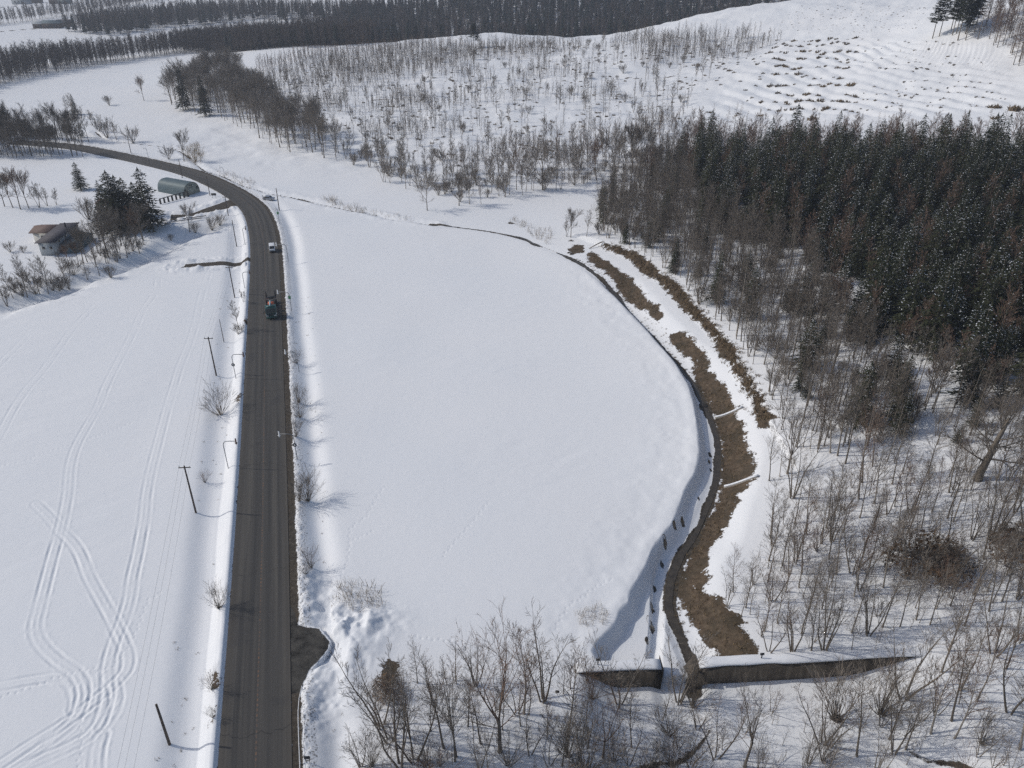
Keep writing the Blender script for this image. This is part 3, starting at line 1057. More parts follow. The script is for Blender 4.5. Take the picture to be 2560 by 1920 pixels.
def grow(g, p, d, L, rad, lvl, r, up=.25, kids=(6, 5, 4), ang=.65, thin=.011, mi=0):
    """A limb with side shoots, recursively; fine shoots are ribbons."""
    nseg = 4 if lvl >= 2 else (3 if lvl == 1 else 1)
    pts, q, dd = [p.copy()], p.copy(), d.copy()
    for i in range(nseg):
        dd = (dd + Vector((r.gauss(0, .10), r.gauss(0, .10), r.gauss(0, .08) + up * .35))).normalized()
        q = q + dd * (L / nseg)
        pts.append(q.copy())
    if lvl == 0:
        g.ribbon(pts[0], pts[-1], max(rad, thin), r, mi)
        return
    rr = [max(rad * (1 - .82 * i / nseg), thin) for i in range(nseg + 1)]
    if rad > .022:
        g.tube(pts, rr, 3, mi)
    else:
        for i in range(nseg):
            g.ribbon(pts[i], pts[i + 1], rr[i], r, mi, rr[i + 1])
    n = kids[min(3 - lvl, len(kids) - 1)] if lvl <= 3 else kids[0]
    for k in range(n):
        t = .22 + .78 * (k + r.random()) / n
        i = min(int(t * nseg), nseg - 1)
        f = t * nseg - i
        b = pts[i].lerp(pts[i + 1], min(f, 1))
        bd = (pts[i + 1] - pts[i]).normalized()
        grow(g, b, rdir(bd, ang * r.uniform(.7, 1.25), r), L * r.uniform(.46, .72) * (1.15 - .5 * t), rad * .5 * (1 - .45 * t), lvl - 1, r, up, kids, ang, thin, mi)


def stem_pts(p, d, h, n, wob, r, straighten=.2):
    pts, q, dd = [p.copy()], p.copy(), d.copy()
    for i in range(n):
        dd = (dd + Vector((r.gauss(0, wob), r.gauss(0, wob), straighten))).normalized()
        q = q + dd * (h / n)
        pts.append(q.copy())
    return pts


def bare_tree(seed, style, h, thick=1.0):
    """(trunk arrays, crown arrays) of a leafless tree."""
    r = random.Random(seed)
    tr, cr = G(), G()
    Z = Vector((0, 0, 1))
    if style == 'slender':
        pts = stem_pts(Vector((0, 0, -.3)), rdir(Z, .05, r), h * .97, 9, .035, r)
        R = h * .0075 + .022
        rad = [max(R * (1.25 if i == 0 else 1) * (1 - .93 * i / 9), .014) for i in range(10)]
        tr.tube(pts, rad, 6)
        nb = int(h * 2.3) + 6
        for k in range(nb):
            t = .30 + .68 * (k + r.random()) / nb
            i = min(int(t * 9), 8)
            b = pts[i].lerp(pts[i + 1], t * 9 - i)
            grow(cr, b, rdir(Z, r.uniform(.5, .95), r), h * r.uniform(.17, .30) * (1.2 - .75 * t), R * .42 * (1.1 - t), 2, r, .30, (5, 5, 4), .5, .0095 * thick)
    elif style == 'broad':
        fork = h * r.uniform(.30, .46)
        pts = stem_pts(Vector((0, 0, -.3)), rdir(Z, .05, r), fork + .3, 4, .03, r)
        R = h * .012 + .03
        tr.tube(pts, [R * (1.3 if i == 0 else 1) * (1 - .08 * i) for i in range(5)], 7)
        nl = r.randint(4, 6)
        a0 = r.random() * 6.28
        for k in range(nl):
            a = a0 + k * 2 * math.pi / nl + r.uniform(-.4, .4)
            tl = r.uniform(.18, .56) if k else .06
            d = Vector((math.cos(a) * math.sin(tl), math.sin(a) * math.sin(tl), math.cos(tl)))
            grow(cr, pts[-1].lerp(pts[-2], r.random() * .6), d, (h - fork) * r.uniform(.72, .98), R * .5, 3, r, .16, (6, 6, 5, 4) if thick < 2 else (8, 7, 5, 4), .5, .0095 * thick)
        for k in range(3):
            grow(cr, pts[3], rdir(Z, r.uniform(1.0, 1.35), r), h * r.uniform(.22, .32), R * .3, 2, r, .12, (6, 6, 5), .6, .0095 * thick)
    elif style == 'multi':
        ns = r.randint(3, 5)
        a0 = r.random() * 6.28
        for k in range(ns):
            a = a0 + k * 6.283 / ns + r.uniform(-.5, .5)
            tl = r.uniform(.10, .36)
            d = Vector((math.cos(a) * math.sin(tl), math.sin(a) * math.sin(tl), math.cos(tl)))
            hh = h * r.uniform(.72, 1.0)
            pts = stem_pts(Vector((math.cos(a) * .14, math.sin(a) * .14, -.3)), d, hh, 8, .055, r, .05)
            R = hh * .0085 + .02
            tr.tube(pts, [max(R * (1 - .9 * i / 8), .013) for i in range(9)], 5)
            nb = int(hh * 1.5) + 4
            for j in range(nb):
                t = .30 + .68 * (j + r.random()) / nb
                i = min(int(t * 8), 7)
                b = pts[i].lerp(pts[i + 1], t * 8 - i)
                bd = (pts[i + 1] - pts[i]).normalized()
                grow(cr, b, rdir(bd, r.uniform(.45, .85), r), hh * r.uniform(.18, .30) * (1.15 - .7 * t), R * .42 * (1.1 - t), 2, r, .26, (5, 4, 4) if thick < 2 else (5, 5, 4), .5, .0095 * thick)
    elif style == 'shrub':
        ns = r.randint(19, 26)
        for k in range(ns):
            a = r.random() * 6.283
            tl = r.uniform(.06, .85)
            d = Vector((math.cos(a) * math.sin(tl), math.sin(a) * math.sin(tl), math.cos(tl)))
            hh = h * r.uniform(.65, 1.0)
            p0 = Vector((math.cos(a) * .12 * r.random(), math.sin(a) * .12 * r.random(), -.15))
            pts = stem_pts(p0, d, hh, 4, .09, r, .06)
            tr.tube(pts[:3], [.034, .026, .02], 3)
            grow(cr, pts[1], (pts[2] - pts[1]).normalized(), hh * .85, .02, 2, r, .16, (7, 6, 4), .5, .010 * thick)
    elif style == 'oak':
        pts = stem_pts(Vector((0, 0, -.4)), Vector((.10, .05, 1)).normalized(), h * .72, 7, .05, r, .05)
        tr.tube(pts, [.74, .56, .50, .45, .39, .33, .26, .16], 9)
        for k in range(13):
            t = .26 + .72 * k / 12
            i = min(int(t * 7), 6)
            b = pts[i].lerp(pts[i + 1], t * 7 - i)
            a = k * 2.4
            tl = r.uniform(.85, 1.35) if t < .7 else r.uniform(.3, .8)
            d = Vector((math.cos(a) * math.sin(tl), math.sin(a) * math.sin(tl), math.cos(tl)))
            grow(cr, b, d, h * r.uniform(.34, .46) * (1.15 - .5 * t), .20 * (1.1 - .6 * t), 3, r, .12, (8, 7, 6, 5), .72)
    elif style == 'larch':
        pts = stem_pts(Vector((0, 0, -.3)), Z.copy(), h, 8, .008, r)
        R = h * .009 + .02
        tr.tube(pts, [max(R * (1 - .95 * i / 8), .012) for i in range(9)], 5)
        nb = int(h * 4.2)
        for k in range(nb):
            t = .16 + .82 * (k + r.random()) / nb
            i = min(int(t * 8), 7)
            b = pts[i].lerp(pts[i + 1], t * 8 - i)
            a = r.random() * 6.283
            d = Vector((math.cos(a), math.sin(a), r.uniform(-.1, .35))).normalized()
            grow(cr, b, d, h * .17 * (1.12 - t), .014, 1, r, .12, (5, 4, 6), .6, .011 * thick)
    elif style == 'vine':
        for k in range(46):
            a = r.random() * 6.283
            rr = r.random() ** .6
            p = Vector((math.cos(a) * rr * h * .62, math.sin(a) * rr * h * .5, h * r.uniform(.05, .75) * (1.1 - rr * .7)))
            grow(cr, p, rdir(Z, r.uniform(.4, 1.9), r), h * r.uniform(.3, .55), .016, 2, r, -.12, (8, 8, 6), .8, .014)
        for k in range(6):
            a = r.random() * 6.283
            pts = stem_pts(Vector((math.cos(a) * .5, math.sin(a) * .5, -.3)), rdir(Z, .3, r), h * .95, 5, .14, r, .02)
            tr.tube(pts, [.11, .09, .07, .055, .04, .02], 5)
        for k in range(1100):
            a = r.random() * 6.283
            rr = r.random() ** .5
            p = Vector((math.cos(a) * rr * h * .66, math.sin(a) * rr * h * .52, h * r.uniform(.05, .82) * (1.05 - rr * .65)))
            s = r.uniform(.10, .24)
            cr.tri(p, p + Vector((r.gauss(0, s), r.gauss(0, s), r.gauss(0, s))), p + Vector((r.gauss(0, s), r.gauss(0, s), r.gauss(0, s))), 1)
    return tr.arrays(), cr.arrays()


def sapling(seed, h):
    r = random.Random(seed)
    g = G()
    Z = Vector((0, 0, 1))
    pts = stem_pts(Vector((0, 0, -.3)), rdir(Z, .06, r), h, 5, .04, r)
    g.tube(pts, [max(.075 * h / 6 * (1 - .9 * i / 5), .028) for i in range(6)], 3)
    nb = r.randint(9, 15)
    conif = r.random() < .35
    for k in range(nb):
        t = .25 + .73 * k / nb
        i = min(int(t * 5), 4)
        b = pts[i].lerp(pts[i + 1], t * 5 - i)
        grow(g, b, rdir(Z, 1.3 if conif else r.uniform(.5, .9), r), h * (.17 if conif else .24) * (1.15 - .8 * t), .02, 1, r, .05 if conif else .3, (4, 4, 5), .6, .028)
    return g.arrays()


def spruce(seed, h, R, snow=.45, dens=1.0, gap=0.0):
    """(trunk, crown) of a conifer: whorls of drooping, ragged boughs, snow lying on some of them (slot 1)."""
    r = random.Random(seed)
    tr, cr = G(), G()
    pts = stem_pts(Vector((0, 0, -.4)), Vector((0, 0, 1)), h, 6, .006, r)
    tr.tube(pts, [h * .013 * (1 - .92 * i / 6) + .02 for i in range(7)], 6)
    z = h * (.10 + gap)
    k = 0
    while z < h * .985:
        f = (z - h * (.10 + gap)) / (h * (.885 - gap))
        rad = R * (1 - f) ** .60 * r.uniform(.66, 1.18) + .12
        nb = max(4, int((8 - 3 * f) * dens))
        a0 = r.random() * 6.28
        for j in range(nb):
            if r.random() < .07:
                continue
            a = a0 + j * 6.283 / nb + r.uniform(-.28, .28)
            L = rad * r.uniform(.72, 1.18)
            ca, sa = math.cos(a), math.sin(a)
            rise = .28 * (f - .35) + .02
            b0 = Vector((0, 0, z + r.uniform(-.15, .15)))
            b1 = b0 + Vector((ca * L * .5, sa * L * .5, L * (rise + .02)))
            b2 = b0 + Vector((ca * L, sa * L, L * (rise - .22)))
            side = Vector((-sa, ca, 0))
            w = L * r.uniform(.20, .30) + .07
            # two-sided fan of ragged shoots
            n = 4 if L > 1.1 else 3
            prev = b0.lerp(b1, .25)
            for q in range(n):
                t0, t1 = (q + .2) / n, (q + 1.0) / n
                c0 = (b0.lerp(b1, t0 * 2) if t0 < .5 else b1.lerp(b2, t0 * 2 - 1))
                c1 = (b0.lerp(b1, t1 * 2) if t1 < .5 else b1.lerp(b2, t1 * 2 - 1))
                ww = w * (1.15 - .7 * t1) * r.uniform(.75, 1.25)
                for sg in (-1, 1):
                    tip = c1 + side * (sg * ww) + Vector((ca, sa, 0)) * (.16 * L) - Vector((0, 0, ww * r.uniform(.18, .55)))
                    cr.tri(c0, c1, tip)
                    if q and r.random() < .5:
                        hang = c0 + side * (sg * ww * .45) - Vector((0, 0, r.uniform(.16, .42)))
                        cr.tri(c0, c1, hang)
            for q in range(2):
                if r.random() < snow:
                    # snow lies across the bough: a thin drooping arc
                    s0 = r.uniform(.35, .97)
                    c0 = (b0.lerp(b1, s0 * 2) if s0 < .5 else b1.lerp(b2, s0 * 2 - 1)) + Vector((0, 0, .05))
                    aw = w * r.uniform(.45, 1.0) * (1.15 - .6 * s0)
                    dr = Vector((0, 0, -aw * r.uniform(.2, .5)))
                    rd = Vector((ca, sa, 0)) * r.uniform(.05, .11)
                    for sg in (-1, 1):
                        e0 = c0 + side * (sg * aw) + dr
                        cr.tri(c0 - rd, c0 + rd, e0, 1)
        z += (.40 + .16 * (1 - f)) * (1 if dens >= 1 else 1.25)
        k += 1
    for j in range(6):
        a = j * 1.05
        cr.tri(Vector((0, 0, h * 1.02)), Vector((math.cos(a) * .22, math.sin(a) * .22, h * .95)), Vector((math.cos(a + .9) * .22, math.sin(a + .9) * .22, h * .955)))
    return tr.arrays(), cr.arrays()


def pine(seed, h):
    """Tall bare stem, crown of irregular needle pads."""
    r = random.Random(seed)
    tr, cr = G(), G()
    pts = stem_pts(Vector((0, 0, -.4)), Vector((0, 0, 1)), h * .97, 6, .02, r)
    tr.tube(pts, [.22, .19, .17, .14, .11, .08, .03], 6)
    for k in range(30):
        t = .42 + .56 * k / 29
        i = min(int(t * 6), 5)
        b = pts[i].lerp(pts[i + 1], t * 6 - i)
        a = k * 2.4 + r.random()
        L = h * .2 * (1.15 - .75 * (t - .42) / .56) * r.uniform(.6, 1.1)
        e = b + Vector((math.cos(a) * L, math.sin(a) * L, L * r.uniform(-.05, .35)))
        cr.ribbon(b, e, .05, r, 0, .02)
        for q in range(34):
            c = b.lerp(e, r.uniform(.3, 1.08)) + Vector((r.gauss(0, .35), r.gauss(0, .35), r.gauss(0, .16)))
            s = .62
            cr.tri(c, c + Vector((r.gauss(0, s), r.gauss(0, s), r.gauss(0, .15))), c + Vector((r.gauss(0, s), r.gauss(0, s), r.gauss(0, .15))))
    return tr.arrays(), cr.arrays()


def far_bare(seed, h):
    r = random.Random(seed)
    g = G()
    Z = Vector((0, 0, 1))
    pts = stem_pts(Vector((0, 0, -.5)), rdir(Z, .04, r), h, 3, .03, r)
    g.tube(pts, [.15, .11, .07, .03], 3)
    for k in range(54):
        t = .2 + .78 * k / 54
        b = Vector((pts[1].x * t, pts[1].y * t, h * t))
        d = rdir(Z, r.uniform(.35, 1.0), r)
        e = b + d * h * r.uniform(.12, .25) * (1.15 - .6 * t)
        g.ribbon(b, e, .075, r, 0, .05)
        for q in range(2):
            c = b.lerp(e, r.uniform(.3, .9))
            g.ribbon(c, c + rdir(d, .7, r) * h * .11, .07, r)
    return g.arrays()


def far_conifer(seed, h, R):
    r = random.Random(seed)
    g = G()
    g.tube([Vector((0, 0, -.5)), Vector((0, 0, h * .5))], [.18, .1], 3)
    nl = 8
    for k in range(nl):
        f = k / nl
        z = h * (.14 + .80 * f)
        rad = R * (1 - f) ** .85 + .2
        n = 6
        a0 = r.random() * 6.28
        for j in range(n):
            a = a0 + j * 6.283 / n + r.uniform(-.3, .3)
            L = rad * r.uniform(.7, 1.2)
            w = .42
            g.tri(Vector((0, 0, z + h * .15)), Vector((math.cos(a - w) * L, math.sin(a - w) * L, z - r.random() * .4)), Vector((math.cos(a + w) * L, math.sin(a + w) * L, z - r.random() * .4)))
    return g.arrays()


# ---- mesh library
def reed(seed):
    q = random.Random(seed)
    g = G()
    for k in range(7):
        p = Vector((q.gauss(0, .2), q.gauss(0, .2), -.05))
        d = rdir(Vector((.25, 0, 1)).normalized(), q.uniform(.05, .5), q)
        e = p + d * q.uniform(.5, 1.0)
        g.ribbon(p, e, .014, q, 0, .01)
        g.ribbon(e, e + rdir(d, .6, q) * q.uniform(.15, .4), .014, q)
    return g.arrays()


def tri_mesh(name, A, mats):
    V, F, mi = A
    return mesh_from(name, V, F, mats, mi)


LIB = {}
for nm, style, hs in (('slender', 'slender', (9, 10, 11, 12)), ('broad', 'broad', (10, 11, 12)), ('multi', 'multi', (7.5, 8.5, 9.5)),
                      ('shrub', 'shrub', (3.2, 3.8, 4.2)), ('larch', 'larch', (13, 15)), ('oak', 'oak', (16,)), ('vine', 'vine', (5.5, 5.0))):
    LIB[nm] = []
    for k, h in enumerate(hs):
        a, b = bare_tree(100 + k * 7 + len(nm) * 31, style, h)
        LIB[nm].append((h, a, b, tri_mesh("trunk", a, [M['bark'] if nm != 'slender' or k % 2 else M['birchbark']]),
                        tri_mesh("crown", b, [M['twig'] if k % 3 != 2 else M['redtwig'], M['oldleaf']])))
for nm, style, hs in (('slenderF', 'slender', (10, 11.5, 12.5)), ('broadF', 'broad', (10, 11, 12)), ('multiF', 'multi', (8, 9)), ('shrubF', 'shrub', (3.4, 4.0)), ('larchF', 'larch', (13, 15))):
    LIB[nm] = []
    for k, h in enumerate(hs):
        a, b = bare_tree(300 + k * 7 + len(nm) * 31, style, h, 2.3)
        LIB[nm].append((h, a, b, tri_mesh("trunk", a, [M['bark']]), tri_mesh("crown", b, [M['twig'] if k % 3 != 2 else M['redtwig'], M['oldleaf']])))
LIB['spruce'] = []
for k, (h, R, s) in enumerate(((13.5, 3.3, .5), (15, 3.7, .32), (11.5, 3.3, .6), (15.5, 3.2, .22), (9.5, 3.0, .45))):
    a, b = spruce(500 + k, h, R, s)
    LIB['spruce'].append((h, a, b, tri_mesh("trunk", a, [M['bark']]), tri_mesh("crown", b, [M['needle'], M['snowy']])))
LIB['fir'] = []
for k, (h, R) in enumerate(((17, 3.6), (14, 2.9), (9, 2.2))):
    a, b = spruce(540 + k, h, R, .10, 1.5, .02)
    LIB['fir'].append((h, a, b, tri_mesh("trunk", a, [M['bark']]), tri_mesh("crown", b, [M['needle'], M['snowy']])))
LIB['pine'] = []
for k in range(2):
    a, b = pine(560 + k, 15)
    LIB['pine'].append((15, a, b, tri_mesh("trunk", a, [M['bark']]), tri_mesh("crown", b, [M['needle']])))
SAP = []
for k in range(8):
    h = 5.5 + .5 * k
    a = sapling(600 + k, h)
    SAP.append((h, a, tri_mesh("sapling", a, [M['twig'] if k % 3 else M['redtwig']])))
FARB = [(h, far_bare(700 + k, h)) for k, h in enumerate((13, 15, 14, 16))]
FARC = [(h, far_conifer(720 + k, h, R)) for k, (h, R) in enumerate(((14, 2.6), (17, 2.9), (15, 2.4)))]


def join_plants(name, variants, places, mats, matmap=None, label=None, cat=None, kind="stuff"):
    """ONE mesh of many plants. variants: list of arrays lists [(V,F,M), ...]; places: (x, y, z, scale, rot, variant)."""
    VV, FF, MM = [], [], []
    b = 0
    for (x, y, z, s, rot, k) in places:
        c, sn = math.cos(rot), math.sin(rot)
        for (V, F, mi, slot) in variants[k]:
            P = np.empty_like(V)
            P[:, 0] = (V[:, 0] * c - V[:, 1] * sn) * s + x
            P[:, 1] = (V[:, 0] * sn + V[:, 1] * c) * s + y
            P[:, 2] = V[:, 2] * s + z
            VV.append(P)
            FF.append(F + b)
            MM.append(mi + slot)
            b += len(V)
    me = mesh_from(name, np.concatenate(VV), np.concatenate(FF), mats, np.concatenate(MM))
    o = link(name, me)
    tag(o, label, cat, None, kind)
    return o


def scatter(P, spacing, jit=.8, seed=1, thin=None):
    """Irregular points in world polygon P."""
    r = np.random.default_rng(seed)
    x0, y0 = P.min(0)
    x1, y1 = P.max(0)
    gx, gy = np.meshgrid(np.arange(x0, x1, spacing), np.arange(y0, y1, spacing))
    gx = gx.ravel() + r.uniform(-.5, .5, gx.size) * spacing * jit * 1.2 + (np.round(gy.ravel() / spacing) % 2) * spacing * .5
    gy = gy.ravel() + r.uniform(-.5, .5, gy.size) * spacing * jit * 1.2
    k = in_poly(gx, gy, P)
    gx, gy = gx[k], gy[k]
    if thin is not None:
        k = r.random(len(gx)) < thin(gx, gy)
        gx, gy = gx[k], gy[k]
    return gx, gy


def plant(kindkey, k, x, y, z, scale, rot, name, label, group=None, cat="tree", lean=(0, 0)):
    h, a, b, tm, cm = LIB[kindkey][k]
    o = thing(name, label, cat, (x, y, z), rot, group)
    o.scale = (scale, scale, scale)
    o.rotation_mode = 'ZYX'
    o.rotation_euler = (lean[0], lean[1], rot)
    link("trunk", tm, o)
    link("crown", cm, o)
    return o
# ------------------------------------------------------------------ placing helpers
def proj(x, y, z):
    q = CAM_Z - z
    f = y * CP + q * SP
    return 1280 + FPX * x / f, 960 + FPX * (q * CP - y * SP) / f


def gph(u, v):
    """Ground points of bearings on the full relief."""
    u = np.atleast_1d(np.asarray(u, float))
    v = np.atleast_1d(np.asarray(v, float))
    x, y = gp(u, v)
    z = H(x, y)
    for _ in range(5):
        x, y = pz(u, v, z)
        z = .4 * z + .6 * H(x, y)
    x, y = pz(u, v, z)
    return x, y, H(x, y)


def g1(u, v):
    x, y, z = gph([u], [v])
    return float(x[0]), float(y[0]), float(z[0])


def top_z(y, v):
    """Height at ground distance y that bears v."""
    k = (v - 960.0) / FPX
    return CAM_Z - y * (SP + k * CP) / (CP - k * SP)


# ------------------------------------------------------------------ object materials
M['concrete'] = simple("weathered_concrete", (.10, .083, .064), .9, .55, .7)
M['concrete_pale'] = simple("pale_concrete", (.36, .33, .29), .9, .25, .8)
M['snowcap'] = simple("lying_snow", (.80, .82, .85), .7, .03, 1.0)
M['wood_pole'] = simple("dark_creosote_pole", (.085, .068, .058), .8, .3, 2.0)
M['steel'] = simple("galvanised_steel", (.22, .23, .24), .5, .15, 4.0, .5)
M['darksteel'] = simple("dark_steel", (.05, .052, .058), .5, .2, 4.0, .4)
M['insul'] = simple("porcelain", (.5, .5, .48), .3, .1)
M['white'] = simple("white_paint", (.74, .75, .76), .35, .04, 2.0, 0, .5)
M['silver'] = simple("silver_paint", (.42, .43, .46), .3, .05, 2.0, .5, .5)
M['red'] = simple("red_reflective_paint", (.45, .05, .04), .4, .1)
M['orange'] = simple("orange_paint", (.55, .12, .05), .45, .15)
M['teal'] = simple("dark_teal_paint", (.022, .085, .078), .35, .15, 2.0, .1, .5)
M['paleblue'] = simple("pale_blue_paint", (.32, .46, .50), .4, .1)
M['tyre'] = simple("tyre_rubber", (.02, .02, .02), .85, .2, 6)
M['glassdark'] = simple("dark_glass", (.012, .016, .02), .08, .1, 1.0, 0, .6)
M['lamp'] = simple("headlamp_glass", (.6, .6, .6), .15, .05, 1.0, .2, .6)
M['roofpurple'] = simple("purple_grey_sheet_roof", (.068, .063, .074), .7, .12, .8, .0)
M['roofbrown'] = simple("brown_sheet_roof", (.15, .10, .085), .7, .12, .8, .0)
M['wallgrey'] = simple("pale_grey_siding", (.34, .37, .39), .7, .08, 1.0)
M['wallwhite'] = simple("off_white_siding", (.62, .60, .55), .7, .08, 1.0)
M['walldark'] = simple("dark_brown_boards", (.07, .05, .042), .8, .25, 1.0)
M['quonset'] = simple("blue_grey_corrugated_steel", (.10, .14, .155), .55, .14, .5, .1)
M['quonset_end'] = simple("olive_grey_end_wall", (.36, .36, .29), .7, .12, .8)
M['darkboard'] = simple("dark_weathered_timber", (.06, .058, .058), .85, .25, 1.5)
M['rust'] = simple("rusty_sheet", (.09, .05, .04), .7, .3, 1.5, .2)
M['green'] = simple("green_sign_paint", (.05, .25, .10), .45, .1)
M['log'] = simple("grey_log", (.22, .185, .15), .9, .3, 2.0)
M['rock'] = simple("dark_wet_rock", (.05, .046, .042), .6, .4, 1.4)



def stained_concrete():
    m, nt, p = new_mat("stained_concrete")
    g = N(nt, "ShaderNodeNewGeometry")
    mp = N(nt, "ShaderNodeMapping")
    mp.inputs['Scale'].default_value = (1.6, 1.6, .16)
    nt.links.new(g.outputs['Position'], mp.inputs['Vector'])
    st = noise(nt, 1.0, 5, .65, mp.outputs[0])
    c1 = ramp(nt, st, [(.32, (.045, .036, .027)), (.5, (.095, .078, .06)), (.68, (.15, .128, .10))])
    bl = noise(nt, .35, 3, .6, g.outputs['Position'])
    c1 = mixc(nt, maprange(nt, bl, .45, .65, 0, .7), c1, (.05, .042, .034))
    # formwork joints every 1.8 m along the wall, one lift joint
    sx = N(nt, "ShaderNodeSeparateXYZ")
    nt.links.new(g.outputs['Position'], sx.inputs[0])
    j = maprange(nt, math_n(nt, 'PINGPONG', sx.outputs[0], 1.8), .0, .05, .6, 0)
    c1 = mixc(nt, j, c1, (.03, .025, .02))
    nt.links.new(c1, p.inputs['Base Color'])
    p.inputs['Roughness'].default_value = .9
    bump(nt, st, .4, .1, p)
    return m


M['dam'] = stained_concrete()
# ------------------------------------------------------------------ sabo dam with two wings
DAM = thing("check_dam", "long low concrete check dam with snow-capped wings and a stream gap", "dam", (0, 0, 0))


def wing(x0, x1, t0, t1, taper_l, taper_r, name):
    mb, sc = MB(), MB()
    n = max(8, int((x1 - x0) / 1.0))
    rows = []
    for i in range(n + 1):
        x = x0 + (x1 - x0) * i / n
        zt = t0 + (t1 - t0) * i / n
        y = dam_y(x)
        rows.append((x, y, zt))
    V, F = [], []
    for (x, y, zt) in rows:
        V += [(x, y - .42, -7.2), (x, y - .05, zt), (x, y + DAM_TH, zt), (x, y + DAM_TH + .1, -7.2)]
    for i in range(n):
        for k in range(4):
            F.append((i * 4 + k, i * 4 + (k + 1) % 4, i * 4 + 4 + (k + 1) % 4, i * 4 + 4 + k)[::-1])
    F += [(0, 1, 2, 3), tuple(n * 4 + k for k in (3, 2, 1, 0))]
    mb.add(V, F)
    mb.build(name, M['dam'], DAM)
    # lying snow: a rounded pillow, thick towards the back, curling over the front edge
    V, F = [], []
    prof = [(-.16, .0), (-.24, .08), (-.16, .26), (.15, .38), (.7, .40), (1.15, .34), (DAM_TH - .02, .16), (DAM_TH - .05, .0)]
    npz = len(prof)
    for i, (x, y, zt) in enumerate(rows):
        w = vnoise(np.array([x]), np.array([3.0]), 2.6, 5)[0]
        e = min(1.0, (i + .15) / 1.0, (n - i + .15) / 1.0)
        for (a, b) in prof:
            V.append((x + (0.12 if i == 0 else -.12 if i == n else 0), y + a * (1 if a > .2 else 1 + .6 * w), zt + .004 + b * (.9 + .22 * w) * (.35 + .65 * e)))
    for i in range(n):
        for k in range(npz):
            F.append((i * npz + k, i * npz + (k + 1) % npz, (i + 1) * npz + (k + 1) % npz, (i + 1) * npz + k))
    F += [tuple(range(npz))[::-1], tuple(n * npz + k for k in range(npz))]
    sc.add(V, F)
    sc.build("snow_cap", M['snowcap'], DAM, True)


wing(DAM_XL, DAM_GL, -.62, -.42, 1, 0, "wing_wall")
wing(DAM_GR, DAM_XR, -.40, .55, 0, 1, "wing_wall")
mb = MB()
yl = dam_y(DAM_GR)
mb.add([(DAM_GR - .02, yl - .6, -.5), (DAM_GR - 1.15, yl + 1.9, -2.6), (DAM_GR - 1.15, yl + 1.9, -7), (DAM_GR - .02, yl - .6, -7),
        (DAM_GR - .02, yl + 2.1, -.45), (DAM_GR - .02, yl + 2.1, -7)], [(0, 1, 2, 3), (0, 4, 1), (1, 4, 5, 2), (0, 3, 5, 4), (3, 2, 5)])
mb.add([(DAM_GL + .02, yl - .6, -.6), (DAM_GL + .75, yl + 1.6, -2.9), (DAM_GL + .75, yl + 1.6, -7), (DAM_GL + .02, yl - .6, -7),
        (DAM_GL + .02, yl + 1.9, -.5), (DAM_GL + .02, yl + 1.9, -7)], [(3, 2, 1, 0), (1, 4, 0), (2, 5, 4, 1), (4, 5, 3, 0), (5, 2, 3)])
mb.build("spillway_wall", M['dam'], DAM)
for px_, hh in ((10.4, 1.25), (30.4, 1.45)):
    q = MB().tube([(px_, dam_y(px_) + .55, -.9), (px_, dam_y(px_) + .55, -.45 + hh)], .07, 6)
    q.box((px_, dam_y(px_) + .55, -.25 + hh * .75), (.5, .06, .35))
    q.build("gauge_post", M['darksteel'], DAM)

for pts, lab in (([(1755, 292), (1990, 204)], "upper short concrete sill crossing the brown grass bank"), ([(1830, 892), (2128, 798)], "lower short concrete sill crossing the brown grass bank")):
    (a, b) = T(1280, 960, pts)
    x0, y0, z0 = g1(*a)
    x1, y1, z1 = g1(*b)
    L = math.hypot(x1 - x0, y1 - y0)
    o = thing("concrete_sill", lab, "sill", ((x0 + x1) / 2, (y0 + y1) / 2, 0), math.atan2(y1 - y0, x1 - x0), "sills across the grass bank")
    n = 7
    mbv, F = [], []
    xs = np.linspace(x0, x1, n)
    yv = np.linspace(y0, y1, n)
    zz = H(xs, yv)
    V, V2 = [], []
    for i in range(n):
        t = -L / 2 + L * i / (n - 1)
        V += [(t, -.28, zz[i] - .6), (t, .28, zz[i] - .6), (t, .28, zz[i] + .22), (t, -.28, zz[i] + .22)]
        V2 += [(t, -.24, zz[i] + .224), (t, .24, zz[i] + .224), (t, .15, zz[i] + .34), (t, -.15, zz[i] + .34)]
    for i in range(n - 1):
        for k in range(4):
            F.append((i * 4 + k, i * 4 + 4 + k, i * 4 + 4 + (k + 1) % 4, i * 4 + (k + 1) % 4))
    F += [(0, 1, 2, 3), (n * 4 - 1, n * 4 - 2, n * 4 - 3, n * 4 - 4)]
    MB().add(V, F).build("beam", M['concrete_pale'], o)
    MB().add(V2, F).build("snow_cap", M['snowcap'], o)

# fallen log and a dark rock by the creek
(a, b) = T(1280, 480, [(668, 492), (775, 455)])
x0, y0, z0 = g1(*a); x1, y1, z1 = g1(*b)
tag(MB().tube([(x0, y0, z0 + .12), ((x0 + x1) / 2, (y0 + y1) / 2, (z0 + z1) / 2 + .25), (x1, y1, z1 + .2)], [.12, .14, .17], 8).build("fallen_log", M['log'], None, True), "grey fallen log lying on the snow at the forest corner", "log")


